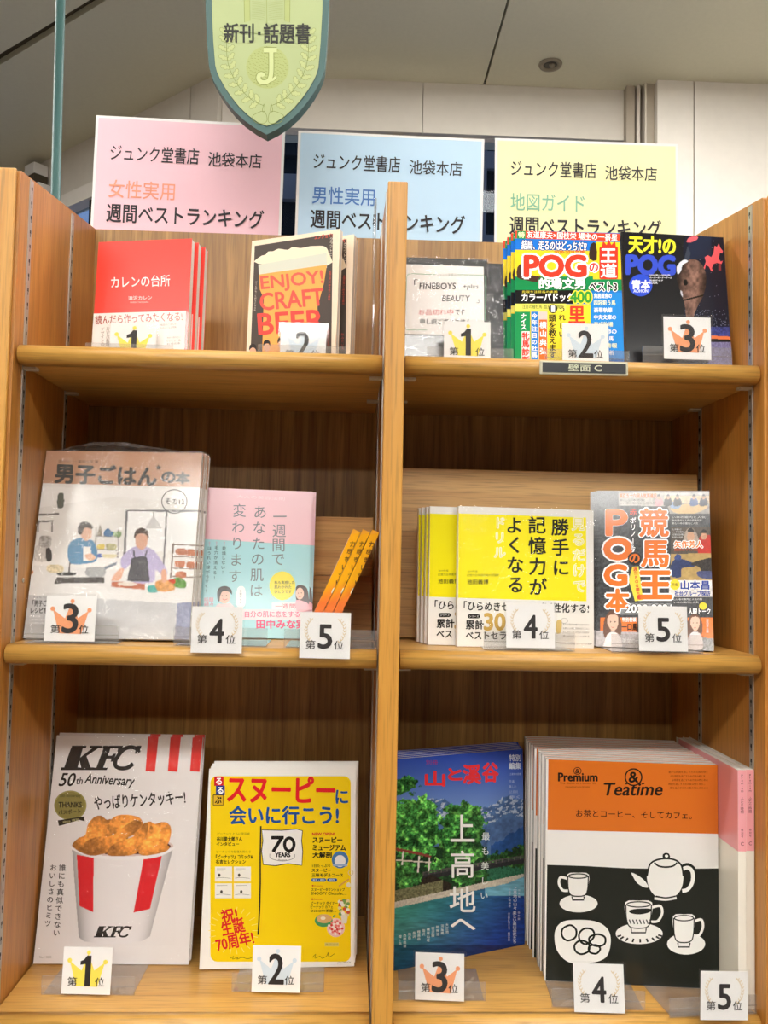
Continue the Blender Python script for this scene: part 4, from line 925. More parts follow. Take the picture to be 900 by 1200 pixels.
for i, (x, y) in enumerate(((88, 542), (176, 542), (88, 620), (176, 620))):
    P.part('comic_panel', True).rect(x, y, x + 80, y + 70, '#F1EEE4', 3); P.stroke([(x + 6, y + 54), (x + 34, y + 51), (x + 74, y + 55)], 1.6, '#6B675E', 4, 3); P.stroke([(x + 8, y + 10), (x + 50 + i * 4, y + 10)], 1.6, '#8A867C', 4); P.stroke([(x + 8, y + 17), (x + 38, y + 17)], 1.6, '#8A867C', 4)
    P.ell(x + 20 + i * 5, y + 40, 6, 8, '#4A463E', 4, 12)
P.part('red_lettering').text('祝!', 118, 738, 192, 802, '#DE2B2C', 4, bold=2.4, rot=12); P.text('生誕', 118, 790, 226, 858, '#DE2B2C', 4, bold=2.4, rot=12); P.text('70周年!', 92, 858, 268, 924, '#DE2B2C', 4, bold=2.4, rot=12)
P.part('right_caption').text('NEW OPEN!', 544, 383, 648, 396, '#D83A2C', 3, bold=1)
for s_, x1, y in (('スヌーピー', 684, 404), ('ミュージアム', 700, 440), ('大解剖', 634, 474)): P.text(s_, 546, y, x1, y + 26, '#2B2A18', 3, bold=1.8)
P.text('1日たっぷり', 544, 532, 628, 545, '#2B2A18', 3, bold=.4); P.text('スヌーピー', 542, 551, 630, 567, '#2B2A18', 3, bold=.9); P.text('三昧モデルコース', 542, 573, 688, 590, '#2B2A18', 3, bold=.9)
P.rrect(540, 597, 608, 613, 6, '#2F5FA0', 3); P.rrect(613, 597, 660, 613, 6, '#2F5FA0', 3); P.text('東京・横浜', 546, 600, 602, 610, '#E8F0F8', 4); P.text('関西', 622, 600, 650, 610, '#E8F0F8', 4)
P.text('●Shopping', 542, 628, 592, 637, '#C0392B', 3); P.text('スヌーピータウンショップ', 540, 643, 696, 657, '#2B2A18', 3, bold=.4); P.text('SNOOPY Chocolat…', 538, 661, 704, 674, '#2B2A18', 3, bold=.4)
P.text('●Gourmet', 540, 690, 590, 699, '#C0392B', 3); P.text('ピーナッツ ダイナー', 538, 706, 662, 720, '#2B2A18', 3, bold=.4); P.text('ピーナッツ カフェ', 536, 724, 640, 738, '#2B2A18', 3, bold=.4); P.text('SNOOPY茶屋…', 536, 742, 656, 756, '#2B2A18', 3, bold=.4)
P.part('museum_picture').ell(674, 510, 39, 40, '#4F7FB4', 3, 30); P.ell(674, 516, 26, 28, '#E9ECEF', 4, 24); P.rect(640, 530, 708, 540, '#9BB8D8', 4)
P.part('food_picture', True).ell(597, 795, 42, 30, '#4E9A62', 3, 26); P.ell(600, 786, 36, 21, '#DDB27A', 4, 24); P.ell(594, 784, 12, 8, '#F3E8D2', 5, 14); P.stroke([(640, 778), (652, 770)], 8, '#4E9A62', 3)
P.part('food_picture', True).ell(654, 828, 42, 44, '#F0C6C0', 3, 28)
for i in range(26):
    a = i * 2.4; r_ = 34 * math.sqrt(i / 26); P.ell(654 + r_ * math.cos(a), 828 + r_ * math.sin(a), 6, 6, ('#DB4A45', '#F7EAE4', '#E8807A')[i % 3], 4, 9)
P.part('food_picture', True)
for i in range(24):
    P.ell(692 + 20 * math.sin(i * 1.9), 700 + (i * 4) % 70, 9, 8, ('#7FA85A', '#E8D9A2', '#D1583F', '#F1EDE2')[i % 4], 4, 9)
P.fill([(676, 762), (712, 762), (704, 808), (684, 808)], '#E4E1D2', 3); P.ring(724, 570, 11, 12, 3, '#DAC9A0', 3); P.stroke([(668, 634), (716, 600)], 8, '#E0A94A', 3); P.ell(714, 628, 10, 12, '#EFE6D0', 4)
P.part('signature').stroke([(160, 972), (176, 962), (170, 976), (196, 966), (190, 976), (215, 968), (240, 974), (262, 968)], 2.2, '#5C4F1A', 3, 3); P.stroke([(545, 968), (560, 952), (556, 972), (580, 962), (590, 972), (612, 960), (618, 944), (622, 966), (648, 950)], 2.2, '#5C4F1A', 3, 3)
P.rect(602, 898, 668, 916, '#D9C66A', 3); P.text('JTB パブリッシング', 606, 902, 664, 912, '#6D6030', 4); P.text('JTBのMOOK', 662, 986, 726, 998, '#8C8A86', 3)
P.build()
stack(dm, 3, 8, 'magazine edge behind the yellow flag cover', 'yellow flag magazines', dx=.0018, dz=.0016)

# ---- bottom shelf, right bay
mt = book('mountain_magazine', 'mountain magazine with snowy peaks, green trees and a bridge over a blue river', 'magazine', 'mountain magazines', (470, 128.3, 23.9, 2.7, -.4, 204.1, 267.5), Z3, 7, '#2B4FA8', '#27345E', rough=.3)
P = printer(mt).frame(450, 860, 3.637)
def valley(X, Y):
    t = np.clip((Y - 60) / 250, 0, 1)[..., None]
    C = hx('#2440A4') * (1 - t) + hx('#6F8FCB') * t
    n = vnoise(X / 16, Y / 16, 3, 4)[..., None]; nf = vnoise(X / 5, Y / 5, 12, 4)[..., None]
    def f(mk, c): C[mk] = (c + 0 * X[..., None])[mk]
    ridge = 290 + 26 * np.sin(X / 55 + 1) + 40 * (vnoise(X / 28, X * 0, 7, 4) - .5) + .06 * np.abs(X - 380)
    snow = (vnoise(X / 9 + Y / 18, Y / 8, 21, 4) > .56) & (Y < ridge + 75)
    f(Y > ridge, hx('#4F6FA0') * (.7 + .5 * n)); f((Y > ridge) & snow, hx('#B7C6DC') * (.85 + .2 * n))
    r2 = 470 - .55 * (X - 460) + 30 * (vnoise(X / 20, X * 0, 9, 3) - .5); f((Y > r2) & (X > 455), hx('#27508E') * (.75 + .45 * n))
    r3 = 520 - .2 * (X - 430) + 20 * (vnoise(X / 12, X * 0, 5, 3) - .5); f((Y > r3) & (X > 400), hx('#2F6B4E') * (.6 + .7 * nf))
    # trees
    leafy = hx('#2F7436') * (.15 + 1.1 * nf ** 1.3) + hx('#8FCB58') * (np.clip(n - .50, 0, 1) * 1.9 + .12 * np.clip(1.4 - (Y % 240) / 160, 0, 1)[..., None])
    leafy = leafy * (.75 + .75 * np.clip(vnoise(X / 34, Y / 30, 77, 2) * 1.9 - .35, 0, 1))[..., None]
    def blob(pts, seed, dark=1.0):
        jx = (vnoise(X / 20, Y / 20, seed, 5) - .5) * 66; jy = (vnoise(X / 20, Y / 20, seed + 9, 5) - .5) * 66
        mk = inpoly(X + jx, Y + jy, smooth_loop(pts, 4)); f(mk, leafy * dark)
    f((Y > 480) & (X < 440) & (Y < 700), hx('#1C3A22') * (.5 + 1.0 * nf))
    blob([(40, 200), (85, 185), (135, 205), (130, 245), (85, 255), (40, 265)], 31, 1.05)
    blob([(40, 290), (100, 285), (170, 270), (225, 310), (235, 400), (225, 500), (150, 520), (40, 500)], 33, 1.08)
    blob([(240, 380), (270, 320), (330, 292), (390, 300), (430, 370), (420, 460), (400, 530), (320, 580), (260, 540), (238, 450)], 35, .92)
    blob([(45, 560), (100, 545), (155, 590), (140, 650), (60, 660)], 37, 1.0); blob([(180, 560), (250, 540), (270, 600), (230, 640), (190, 620)], 38, .95); blob([(290, 570), (420, 560), (430, 640), (330, 650)], 39, .85)
    blob([(440, 530), (520, 500), (610, 480), (610, 560), (450, 560)], 41, .7)
    # hut
    f(inpoly(X, Y, [(50, 484), (150, 505), (200, 518), (200, 528), (150, 516), (50, 498)]), hx('#8C4038') * np.ones(X.shape + (1,)))
    for a in ([(146, 520), (153, 520), (148, 590), (141, 590)], [(190, 528), (196, 528), (194, 585), (188, 585)], [(78, 500), (84, 500), (80, 560), (74, 560)]): f(inpoly(X, Y, a), hx('#E3E0D8') * np.ones(X.shape + (1,)))
    f(inpoly(X, Y, [(50, 535), (200, 545), (200, 550), (50, 541)]), hx('#DAD3C4') * np.ones(X.shape + (1,)))
    # bridge
    for dy, c, w_ in ((0, '#3B3A3E', 7), (-12, '#4E4A48', 3), (10, '#2A2A2E', 9)):
        yy = 604 - (X - 160) * .165 + dy; f((np.abs(Y - yy) < w_) & (X > 165), hx(c) * (.8 + .4 * nf))
    f((((X - 60) % 26) < 3) & (Y > 590 - (X - 160) * .165) & (Y < 604 - (X - 160) * .165) & (X > 165), hx('#6A625A') * np.ones(X.shape + (1,)))
    f(inpoly(X, Y, [(160, 620), (200, 600), (290, 640), (280, 680), (170, 690), (150, 660)]), hx('#2B241E') * (.6 + .8 * nf))
    # bank and river
    bank = 742 - (X - 48) * .22; f((Y > bank - 75) & (Y < bank) & (X < 250), hx('#7C7A58') * (.5 + .8 * nf)); f((Y > bank - 26) & (Y < bank), hx('#CFC6B4') * (.8 + .3 * nf))
    riv = (Y > bank) | ((X > 400) & (Y > 690 - (X - 400) * .42)); k = np.clip((X - 60) / 560 + (Y - 700) / 700, 0, 1)[..., None]
    wave = vnoise(X / 40, Y / 7, 17, 3)[..., None]
    f(riv, (hx('#3F9A80') * (1 - k) + hx('#1B3C8C') * k) * (.72 + .5 * wave)); f(riv & (Y > 900), (hx('#1D6E70') * (1 - k) + hx('#1A2F70') * k) * (.65 + .4 * wave))
    f(riv & (X > 430) & (Y < 690), hx('#6FAAC0') * (.75 + .45 * wave))
    return C
P.part('cover_picture').raster(30, 70, 625, 1030, 240, 330, valley)
P.part('title')
for s_, x0, y0, x1, y1 in (('山', 176, 160, 258, 222), ('と', 274, 148, 330, 196), ('溪', 336, 132, 412, 212), ('谷', 420, 124, 486, 204)): P.text(s_, x0, y0, x1, y1, '#E5343A', 3, bold=4.5)
P.text('別冊', 178, 112, 228, 132, '#A8306A', 3)
P.part('headline').text('上', 284, 345, 384, 458, '#F6F5F2', 4, bold=1.8); P.text('高', 285, 498, 382, 612, '#F6F5F2', 4, bold=1.8); P.text('地', 280, 650, 388, 758, '#F6F5F2', 4, bold=1.8); P.text('へ', 284, 790, 388, 834, '#F6F5F2', 4, bold=2.6)
P.vtext('最も美しい', 434, 405, 720, 36, '#E9F0EC', 4, x2=425)
P.part('caption').text('特別', 533, 88, 583, 116, '#DDE6F4', 3, bold=1); P.text('編集', 533, 122, 583, 150, '#DDE6F4', 3, bold=1); P.text('上高地の四季', 535, 166, 584, 176, '#B9C8E6', 3)
for i, s_ in enumerate(('日本', '美しい', '山と渓谷を', '歩く')): P.text(s_, 533, 196 + i * 22, 556 + i * 7, 209 + i * 22, '#B9C8E6', 3)
P.vtext('上高地の山々', 558, 650, 750, 17, '#E6ECF6', 3); P.vtext('小梨平と明神池', 535, 655, 740, 10, '#C9D4EA', 3); P.vtext('河童橋', 575, 660, 700, 10, '#C9D4EA', 3); P.vtext('楽しい高山の花たち', 556, 755, 892, 17, '#E6ECF6', 3); P.vtext('山小屋に泊まろう 絶景の旅', 532, 760, 882, 10, '#C9D4EA', 3); P.vtext('保存版', 574, 755, 795, 10, '#C9D4EA', 3)
for i, s_ in enumerate(('大正池', '河童橋', '明神池', '徳沢園', '横尾山荘', '涸沢', '穂高岳', '岳沢', '焼岳', '西穂高岳', '蝶ヶ岳')): P.vtext(s_, 268 - i * 20, 806 + i * 5, 806 + i * 5 + 15 * len(s_), 14, '#DCEAE4', 3)
P.build()
stack(mt, 5, 8.2, 'page edge behind the mountain cover', 'mountain magazines', dx=.0034, dz=.0004)

pr = book('lifestyle_magazine', 'orange, white and black magazine with drawings of a teapot and cups', 'magazine', 'teapot cover magazines', (660.5, 101.9, -6.2, 1.0, 0, 217.1, 276.7), Z3, 12, '#F1EFEC', '#E9E6E2', rough=.22)
P = printer(pr).frame(600, 840, 3)
P.part('orange_panel').fill([(100, 130), (760, 130), (740, 412), (100, 397)], '#DC7426', 1); P.part('black_panel').fill([(100, 519), (250, 524), (400, 532), (560, 535), (760, 534), (760, 1000), (100, 1000)], '#1E221E', 1)
P.part('title').text('Premium', 163, 197, 300, 226, '#2A2019', 3, bold=2.0); P.ring(230, 190, 13, 12, 2.5, '#2A2019', 3); P.text('&', 223, 183, 237, 198, '#2A2019', 3, bold=.8)
P.ring(427, 212, 29, 29, 5, '#2A2019', 3); P.text('&', 411, 194, 444, 230, '#2A2019', 3, bold=2)
P.text('Teatime', 322, 232, 530, 276, '#2A2019', 3, bold=1.8, shear=.22)
for x, w_ in ((322, 40), (398, 10), (455, 10)): P.stroke([(x, 236), (x + w_, 234)], 4, '#2A2019', 3)
P.part('caption').text('お茶とコーヒー、そしてカフェ。', 225, 330, 632, 356, '#2F2118', 3, bold=.3, rot=-1.2)
P.text('The Guide to a better life', 168, 230, 296, 236, '#6B3410', 3); P.text('MAGAZINE HOUSE 2020', 188, 244, 272, 249, '#6B3410', 3)
for i in range(5): P.text('豊かな時間を過ごすための飲み物と本のこと'[i:i + 16], 550 + (i % 3) * 6, 190 + i * 14, 688 - (i % 2) * 9, 198 + i * 14, '#6B3410', 3)
Wh = '#F1F0EC'; Bk = '#1E221E'
P.part('cover_drawing')
def outl(pts, L=3, wd=6, k=5): P.fill(pts, Wh, L, k); P.stroke(pts, wd, Bk, L + 1, k, True)
# teapot
P.fill([(540, 478), (552, 482), (554, 496), (532, 498), (530, 484)], Bk, 3, 4); P.ell(543, 489, 6, 5, Wh, 4)
P.stroke([(596, 530), (618, 522), (640, 540), (642, 580), (622, 612), (596, 616)], 17, Bk, 2, 5); P.stroke([(598, 536), (618, 530), (634, 545), (634, 580), (618, 606), (598, 612)], 13, Wh, 4, 5)
P.fill([(420, 548), (440, 556), (462, 572), (476, 590), (478, 600), (462, 598), (440, 584), (428, 566)], Wh, 3, 4)
P.fill([(474, 560), (484, 520), (505, 504), (540, 498), (575, 504), (596, 524), (602, 560), (596, 600), (575, 628), (540, 636), (505, 630), (482, 600)], Wh, 3, 5); P.stroke([(474, 560), (484, 520), (505, 504), (540, 498), (575, 504), (596, 524), (602, 560)], 6, Bk, 4, 5)
P.stroke([(500, 512), (515, 524), (540, 528), (566, 524), (580, 512)], 6, Bk, 4, 5); P.stroke([(500, 638), (540, 642), (578, 636)], 9, Wh, 3, 4); P.stroke([(505, 630), (540, 636), (575, 630)], 5, Bk, 4, 4)
def cup(x0, y0, x1, y1, sx, sy, side, stripes=False, handle=1):
    w = x1 - x0; h = y1 - y0
    P.ell((x0 + x1) / 2 + sx, y1 + sy, w * .88, h * .40, Wh, 2, 30)
    hx_ = x0 if side < 0 else x1
    P.stroke([(hx_ - side * 3, y0 + h * .25), (hx_ + side * w * .30, y0 + h * .18), (hx_ + side * w * .38, y0 + h * .45), (hx_ + side * w * .22, y0 + h * .75), (hx_ - side * 3, y0 + h * .78)], 9, Wh, 3, 5)
    P.fill([(x0, y0 + 4), (x0 + w * .5, y0 - 2), (x1, y0 + 4), (x1 - w * .06, y1 - h * .28), (x1 - w * .22, y1), (x0 + w * .22, y1), (x0 + w * .05, y1 - h * .3)], Wh, 4, 3)
    P.ring((x0 + x1) / 2, y0 + h * .12, w * .44, h * .10, 4, Bk, 5)
    P.stroke([(x0 + 2, y0 + h * .12), (x0 + w * .05, y1 - h * .3), (x0 + w * .22, y1), (x1 - w * .22, y1), (x1 - w * .06, y1 - h * .28), (x1 - 2, y0 + h * .12)], 4, Bk, 5, 4)
    P.stroke([(x0 + w * .22, y1 + h * .04), (x0 + w * .24, y1 + h * .2), (x1 - w * .24, y1 + h * .2), (x1 - w * .22, y1 + h * .04)], 5, Bk, 5)
cup(194, 550, 270, 628, 2, 28, -1); cup(398, 648, 492, 740, 2, 22, 1); cup(566, 696, 642, 790, 8, 8, 1)
P.fill([(412, 680), (440, 674), (486, 674), (484, 686), (450, 694), (418, 690)], Bk, 6, 3)
for i in range(7): P.stroke([(412 + i * 12, 712), (418 + i * 12, 728)], 4, Bk, 6)
for i in range(9):
    a = math.pi * (.05 + i * .11); P.stroke([(448 + 66 * math.cos(a), 764 + 16 * math.sin(a)), (448 + 80 * math.cos(a), 766 + 27 * math.sin(a))], 6, Bk, 4)
P.fill([(150, 760), (170, 725), (210, 714), (290, 718), (335, 745), (347, 790), (330, 845), (270, 866), (200, 862), (158, 820)], Wh, 3, 5)
for pts in ([(178, 745), (205, 732), (225, 748), (222, 775), (195, 786), (176, 770)], [(236, 762), (255, 744), (282, 748), (288, 772), (262, 798), (240, 788)], [(220, 802), (240, 786), (268, 796), (270, 822), (245, 834), (224, 824)], [(272, 775), (300, 764), (326, 774), (325, 798), (300, 806), (276, 796)], [(272, 806), (296, 802), (310, 815), (296, 832), (272, 826)]): P.stroke(pts, 7, Bk, 4, 5, True)
P.part('top_margin').fill([(100, 120), (128, 120), (118, 960), (100, 960)], '#EDEAE6', 5)
P.build()
stack(pr, 11, 13.3, 'teapot cover magazine in the deep row behind the front one', 'teapot cover magazines', jitter=.0015)
for q in [o for o in COL.objects if o.get('group') == 'teapot cover magazines' and o is not pr]:
    q.matrix_world = Matrix.Translation((-.108 * (q.location.y - pr.location.y), 0, 0)) @ q.matrix_world
# two pink magazines standing along the side, spines forward
def side_mag(x, y, label):
    t, d, h = .0098, .205, .284
    r = empty('lifestyle_magazine', Matrix.Translation((x, y, Z3 + .0004)), label, 'magazine', 'pink spined magazines by the bookcase side'); r['_w'] = t; r['_h'] = h
    box('spine', (0, 0, 0), (t, .0006, h), cover_mat('#EFEBDF', .35, .2), r)
    box('front_cover', (0, .0006, 0), (.0005, d, h), cover_mat('#ECE8D8', .3, .3), r); box('back_cover', (t - .0005, .0006, 0), (t, d, h), cover_mat('#ECE8D8', .3, .3), r)
    box('page_block', (.0005, .0006, .001), (t - .0005, d - .001, h - .001), M['pagex'], r)
    box('pink_panel', (-.0003, .0, .187), (-.0001, d - .01, h - .0005), cover_mat('#EE9CA0', .3, .3), r)
    return r
sm = side_mag(.4280, .026, 'pink topped magazine standing spine out beside the teapot cover magazines')
P = Print(sm, sm['_w'], sm['_h']); P.H = np.eye(3)
P.part('spine_panel').rect(0, .187, .0098, .284, '#F2A9B0', 1)
P.part('spine_lettering'); 
P.text('＆Premium', .003, .262, .0068, .279, '#6A3A40', 3)
def sp(s_, z0, z1, c='#6A3A40', sz=.0042):
    n = len(s_); 
    for i, ch in enumerate(s_):
        v, f = glyphs(ch); zc = z1 - (z1 - z0) * (i + .5) / n
        s2 = v @ np.array([[sz, 0], [0, sz]]); s2 = s2 - (s2.min(0) + s2.max(0)) / 2 + np.array([.0049, zc]); P.emit(s2, f, hx(c), 3)
P.parts['spine_lettering'] = dict(v=[], f=[], c=[], n=0, clip=True); P.part('spine_lettering')
sp('Premium', .2570, .2790); sp('ふたり時間', .2320, .2520); sp('特別号', .2030, .2140, sz=.003); sp('C', .192, .200, sz=.006)
P.build()
dup(sm, (.0108, .002, 0), 'pink topped magazine standing spine out, touching the bookcase side')

# ------------------------------------------------------------------ rank cards on clear holders
GOLD, SILV, BRON = '#F2E05A', '#CFDCE6', '#F0A070'
ordw = {1: 'first', 2: 'second', 3: 'third', 4: 'fourth', 5: 'fifth'}
def sign(cx, y, z, rank, yaw, lip, label, sleeve=True, tilt=6, roll=0, cw=.059, chh=.0535, depth=.085, zlip=None, torn=False):
    """cx, y = centre of the card's foot (m); z = its height; lip = (x0, x1, z of the shelf, y of the lip, lip yaw)"""
    x0, x1, zs, yl_, ly = lip
    r = empty('rank_card', Matrix.Translation((cx, y, z)) @ Matrix.Rotation(R(yaw), 4, 'Z') @ Matrix.Rotation(-R(tilt), 4, 'X') @ Matrix.Rotation(-R(roll), 4, 'Y'), label, 'price card', 'white rank cards on clear holders')
    inv = r.matrix_world.inverted()
    H = Matrix.Translation((x0, yl_, zs)) @ Matrix.Rotation(R(ly), 4, 'Z'); w = x1 - x0
    def put(name, a, b, bev=.0004):
        o = box(name, a, b, M['acryl'], r, bev); o.matrix_local = inv @ H; return o
    put('base_plate', (0.002, .0022, .0004), (w - .002, depth, .0016)); put('front_lip', (0, 0, .0004), (w, .0020, .0225)); put('lip_ridge', (0, -.0012, .0105), (w, -.0001, .0115), .0002)
    box('card', (-cw / 2, -.0012, 0), (cw / 2, -.0006, chh), M['white'], r)
    if sleeve:
        m_ = .0028; box('sleeve', (-cw / 2 - m_, -.0020, -.002), (cw / 2 + m_, -.0016, chh + m_), M['sleeve'], r, .0001)
    P = Print(r, cw, chh, mat='card', y0=-.0012, origin=(-cw / 2, 0)); P.y0 = -.0012
    # layout on a 100 x 100 card, y down
    P.H = np.array([[cw / 100, 0, 0], [0, -chh / 100, chh], [0, 0, 1.0]]); P.src = (0, 0, 1)
    if rank <= 3:
        c = (GOLD, SILV, BRON)[rank - 1]
        P.part('crown').fill([(14, 30), (39, 50), (51, 14), (65, 49), (86, 32), (73, 84), (29, 83)], c, 1)
        for bx, by, br in ((13.5, 29, 4.6), (87, 31, 4.6), (52, 11.5, 4.2)): P.ell(bx, by, br, br * 1.1, c, 1, 16)
    else:
        P.part('laurel')
        for s_ in (-1, 1):
            pts = []
            for i in range(9):
                a = R(38 + i * 13); cx_ = 50 + s_ * (12 + 26 * math.sin(a)); cy_ = 42 + 30 * math.cos(a) * 1.0
                pts.append((cx_, cy_))
                for q in (-1, 1):
                    P.stroke([(cx_, cy_), (cx_ + s_ * q * 3.2 + s_ * .6, cy_ - 5.0)], 1.3, '#D9BC86', 1)
    P.part('number')
    if rank == 1: P.fill([(36, 30), (43, 27), (49, 18), (58, 18), (58, 83), (46.5, 83), (46.5, 36), (36, 38)], '#2A2626', 3)
    else: P.text(str(rank), *((35, 18, 65, 82) if rank < 4 else (37, 27, 63, 78)), '#2A2626', 3, bold=1.9)
    if rank in (4, 5) or rank <= 3:
        y0_ = 65 if rank <= 3 else 62
        P.part('small_lettering').text('第', 12, y0_ - 1, 31, y0_ + 18, '#2A2626', 3, bold=.2); P.text('位', 68, y0_ - 1, 87, y0_ + 18, '#2A2626', 3, bold=.2)
    P.build()
    return r
def lipat(x0, x1, zs, y, yaw=0): return (x0, x1, zs, y, yaw)
# top shelf
sign(-.3370, .104, Z1 + .0010, 1, 0, lipat(-.393, -.281, Z1, .0885), 'rank one card with yellow crown in front of the red cookbook')
sign(-.1150, .086, Z1 + .0010, 2, -2, lipat(-.171, -.059, Z1, .0700), 'rank two card with pale crown in front of the beer book')
sign(.0935, .052, 1.7310, 1, 0, lipat(.0430, .1530, Z1, .0560), 'rank one card with yellow crown in front of the handwritten notice', tilt=4)
sign(.2428, .046, 1.7310, 2, 0, lipat(.1920, .3000, Z1, .0500), 'rank two card with pale crown in front of the bright racing magazine', tilt=4)
sign(.3615, .016, 1.7345, 3, 0, lipat(.3070, .4190, Z1, .0195, 0), 'rank three card with orange crown in front of the black horse magazine', tilt=3)
# middle shelf
sign(-.3790, .0235, 1.3775, 3, 0, lipat(-.432, -.322, Z2, .0255), 'rank three card with orange crown in front of the cookery magazine', tilt=5)
sign(-.2020, -.0020, 1.3690, 4, 0, lipat(-.2560, -.1450, Z2, .0200), 'rank four card with gold laurels below the pink beauty book', tilt=3)
sign(-.0760, -.0020, 1.3645, 5, 0, lipat(-.1250, -.0140, Z2, .0160), 'rank five card with gold laurels below the leaning orange paperbacks', tilt=2, roll=-.5)
sign(.1710, .0190, 1.3785, 4, 0, lipat(.1150, .2260, Z2, .0230), 'rank four card with gold laurels in front of the square yellow book', tilt=5)
sign(.3275, .0030, 1.3785, 5, 0, lipat(.2700, .3830, Z2, .0200), 'rank five card with gold laurels in front of the dark racing guide', tilt=4)
# bottom shelf
sign(-.3545, .0600, .9535, 1, -3, lipat(-.4090, -.2970, Z3, .0640, -1), 'rank one card with yellow crown in front of the fried chicken magazine', tilt=5, sleeve=False)
sign(-.1275, .0650, .9535, 2, -2.5, lipat(-.1820, -.0690, Z3, .0720, -1), 'rank two card with pale crown in front of the yellow flag magazine', tilt=5, sleeve=False)
sign(.0705, .0455, .9530, 3, -6, lipat(.0205, .1270, Z3, .0510, -1.5), 'rank three card with orange crown in front of the mountain magazine', tilt=6, roll=.5)
sign(.2570, .0160, .9530, 4, -6, lipat(.2040, .3150, Z3, .0330, -4), 'rank four card with gold laurels in front of the teapot cover magazine', tilt=8, roll=1.2)
sign(.3985, -.0010, .9530, 5, 6, lipat(.3380, .4465, Z3, .0080, 5), 'rank five card with gold laurels beside the pink spined magazines', tilt=5, roll=-3.2, depth=.1)

# label plate clipped to the top shelf
pl = empty('shelf_label', Matrix.Translation((.2275, -.0045, 1.7155)) @ Matrix.Rotation(R(-.4), 4, 'Y'), 'black shelf label plate in a pale frame on the edge of the top shelf', 'shelf label')
box('frame', (-.0537, -.001, -.0085), (.0537, .003, .0085), M['signedge'], pl, .0012); box('plate', (-.0505, -.0018, -.0058), (.0505, -.0009, .0060), M['signblack'], pl)
P = Print(pl, .101, .0118, mat='card', y0=-.0018, origin=(-.0505, -.0058)); P.H = np.array([[.101 / 280, 0, 0], [0, -.0118 / 44, .0118], [0, 0, 1.0]])
P.part('lettering').text('壁面', 86, 7, 160, 38, '#C9CBB0', 2, bold=.8); P.text('C', 174, 9, 198, 36, '#C9CBB0', 2, bold=.8); P.build()
# small clear plate beside the divider
tag(box('clear_plate', (-.0275, .030, Z1 + .0003), (-.0250, .115, 1.930), M['acryl'], None, .0004), 'narrow clear plastic plate standing beside the divider on the top shelf', 'plastic plate')

# ------------------------------------------------------------------ posters on the back of the bookcase
def poster(x0, x1, ztop, yaw, roll, col, word, wcol, wname, label, dy=0):
    w = .297; h = .210
    r = empty('ranking_poster', Matrix.Translation(((x0 + x1) / 2, .3318, ztop - h)) @ Matrix.Rotation(R(yaw), 4, 'Z') @ Matrix.Rotation(R(roll), 4, 'Y'), label, 'poster', 'landscape ranking posters')
    n = 24; V = []; F = []
    def wav(u, v): return .00028 * math.sin(u * 9 + v * 3 + x0 * 40) * (1 - .4 * v) + .00018 * math.sin(v * 17 + u * 5)
    for (name, e, y, m_) in (('sheet', 0, 0, M['white']), ('coloured_field', .0042, -.0004, cover_mat(col, .6, 0))):
        V = []; F = []
        for j in range(n + 1):
            for i in range(n + 1):
                u = i / n; v = j / n; V.append((-w / 2 + e + u * (w - 2 * e), y + wav(u, v), e + v * (h - 2 * e)))
        for j in range(n):
            for i in range(n): k = j * (n + 1) + i; F.append((k, k + 1, k + n + 2, k + n + 1))
        mobj(name, V, F, m_, r, True)
    P = Print(r, w, h, mat='matte', y0=-.0006, origin=(-w / 2, 0)); P.H = np.array([[w / 440, 0, 0], [0, -h / 311, h], [0, 0, 1.0]])
    P.part('shop_name').text('ジュンク堂書店', 38, 68 - dy * .75, 242, 106 - dy * .75, '#2E2B30', 3, bold=.3); P.text('池袋本店', 264, 74 - dy * .75, 388, 108 - dy * .75, '#2E2B30', 3, bold=.3)
    P.part('headline').text(word, 38, 152 - dy, 38 + wname, 194 - dy, wcol, 3, bold=.4); P.text('週間ベストランキング', 36, 208 - dy, 398, 252 - dy, '#2A262B', 3, bold=.9)
    P.build(); return r
poster(-.4622, -.1703, 2.1694, 0, .8, '#F6C8D4', '女性実用', '#F2A184', 152, 'pink poster with black and orange Japanese lettering above the bookcase')
poster(-.1430, .1478, 2.1580, 0, .5, '#BFDDF4', '男性実用', '#4C7CC4', 146, 'pale blue poster behind the divider with black and blue Japanese lettering', 20)
poster(.1750, .4640, 2.1600, 0, -.3, '#F7F6BE', '地図ガイド', '#8CC4A2', 176, 'yellow poster above the racing magazines with black and green Japanese lettering', 20)

# ------------------------------------------------------------------ hanging shield sign and pole
sg = empty('shield_sign', Matrix.Translation((-.1747, .15, 2.0591)) @ Matrix.Rotation(R(-1.2), 4, 'Y'), 'hanging cream shield sign with a teal rim above the pink poster', 'sign')
half = [(0, 0), (.0155, .0085), (.0309, .0196), (.0440, .0322), (.0548, .0457), (.0645, .0600), (.0722, .0740), (.0765, .0840), (.0792, .0947), (.0822, .130), (.0845, .175), (.0855, .230), (.0840, .300), (.070, .330), (0, .345)]
def outline(ins):
    k = [(0, ins * 1.35)]
    for i in range(1, len(half) - 1):
        (ax, az), (bx, bz) = half[i - 1], half[i + 1]; tx, tz = bx - ax, bz - az; l_ = math.hypot(tx, tz)
        k.append((half[i][0] - tz / l_ * ins, half[i][1] + tx / l_ * ins))
    k.append((0, half[-1][1] - ins))
    return k + [(-x, z) for x, z in k[::-1] if x > 0]
prism('rim', outline(0), 'y', -.008, .012, M['teal'], sg)
prism('face', outline(.0088), 'y', -.0092, -.0081, M['cream'], sg)
P = Print(sg, .20, .36, mat='matte', y0=-.0092, origin=(-.10, 0), src=(230, 0, 5.294)); 
G1 = '#7D8A45'; G2 = '#96A25E'
P.part('emblem').ell(442, 418, 132, 132, '#A9B471', 1, 40)
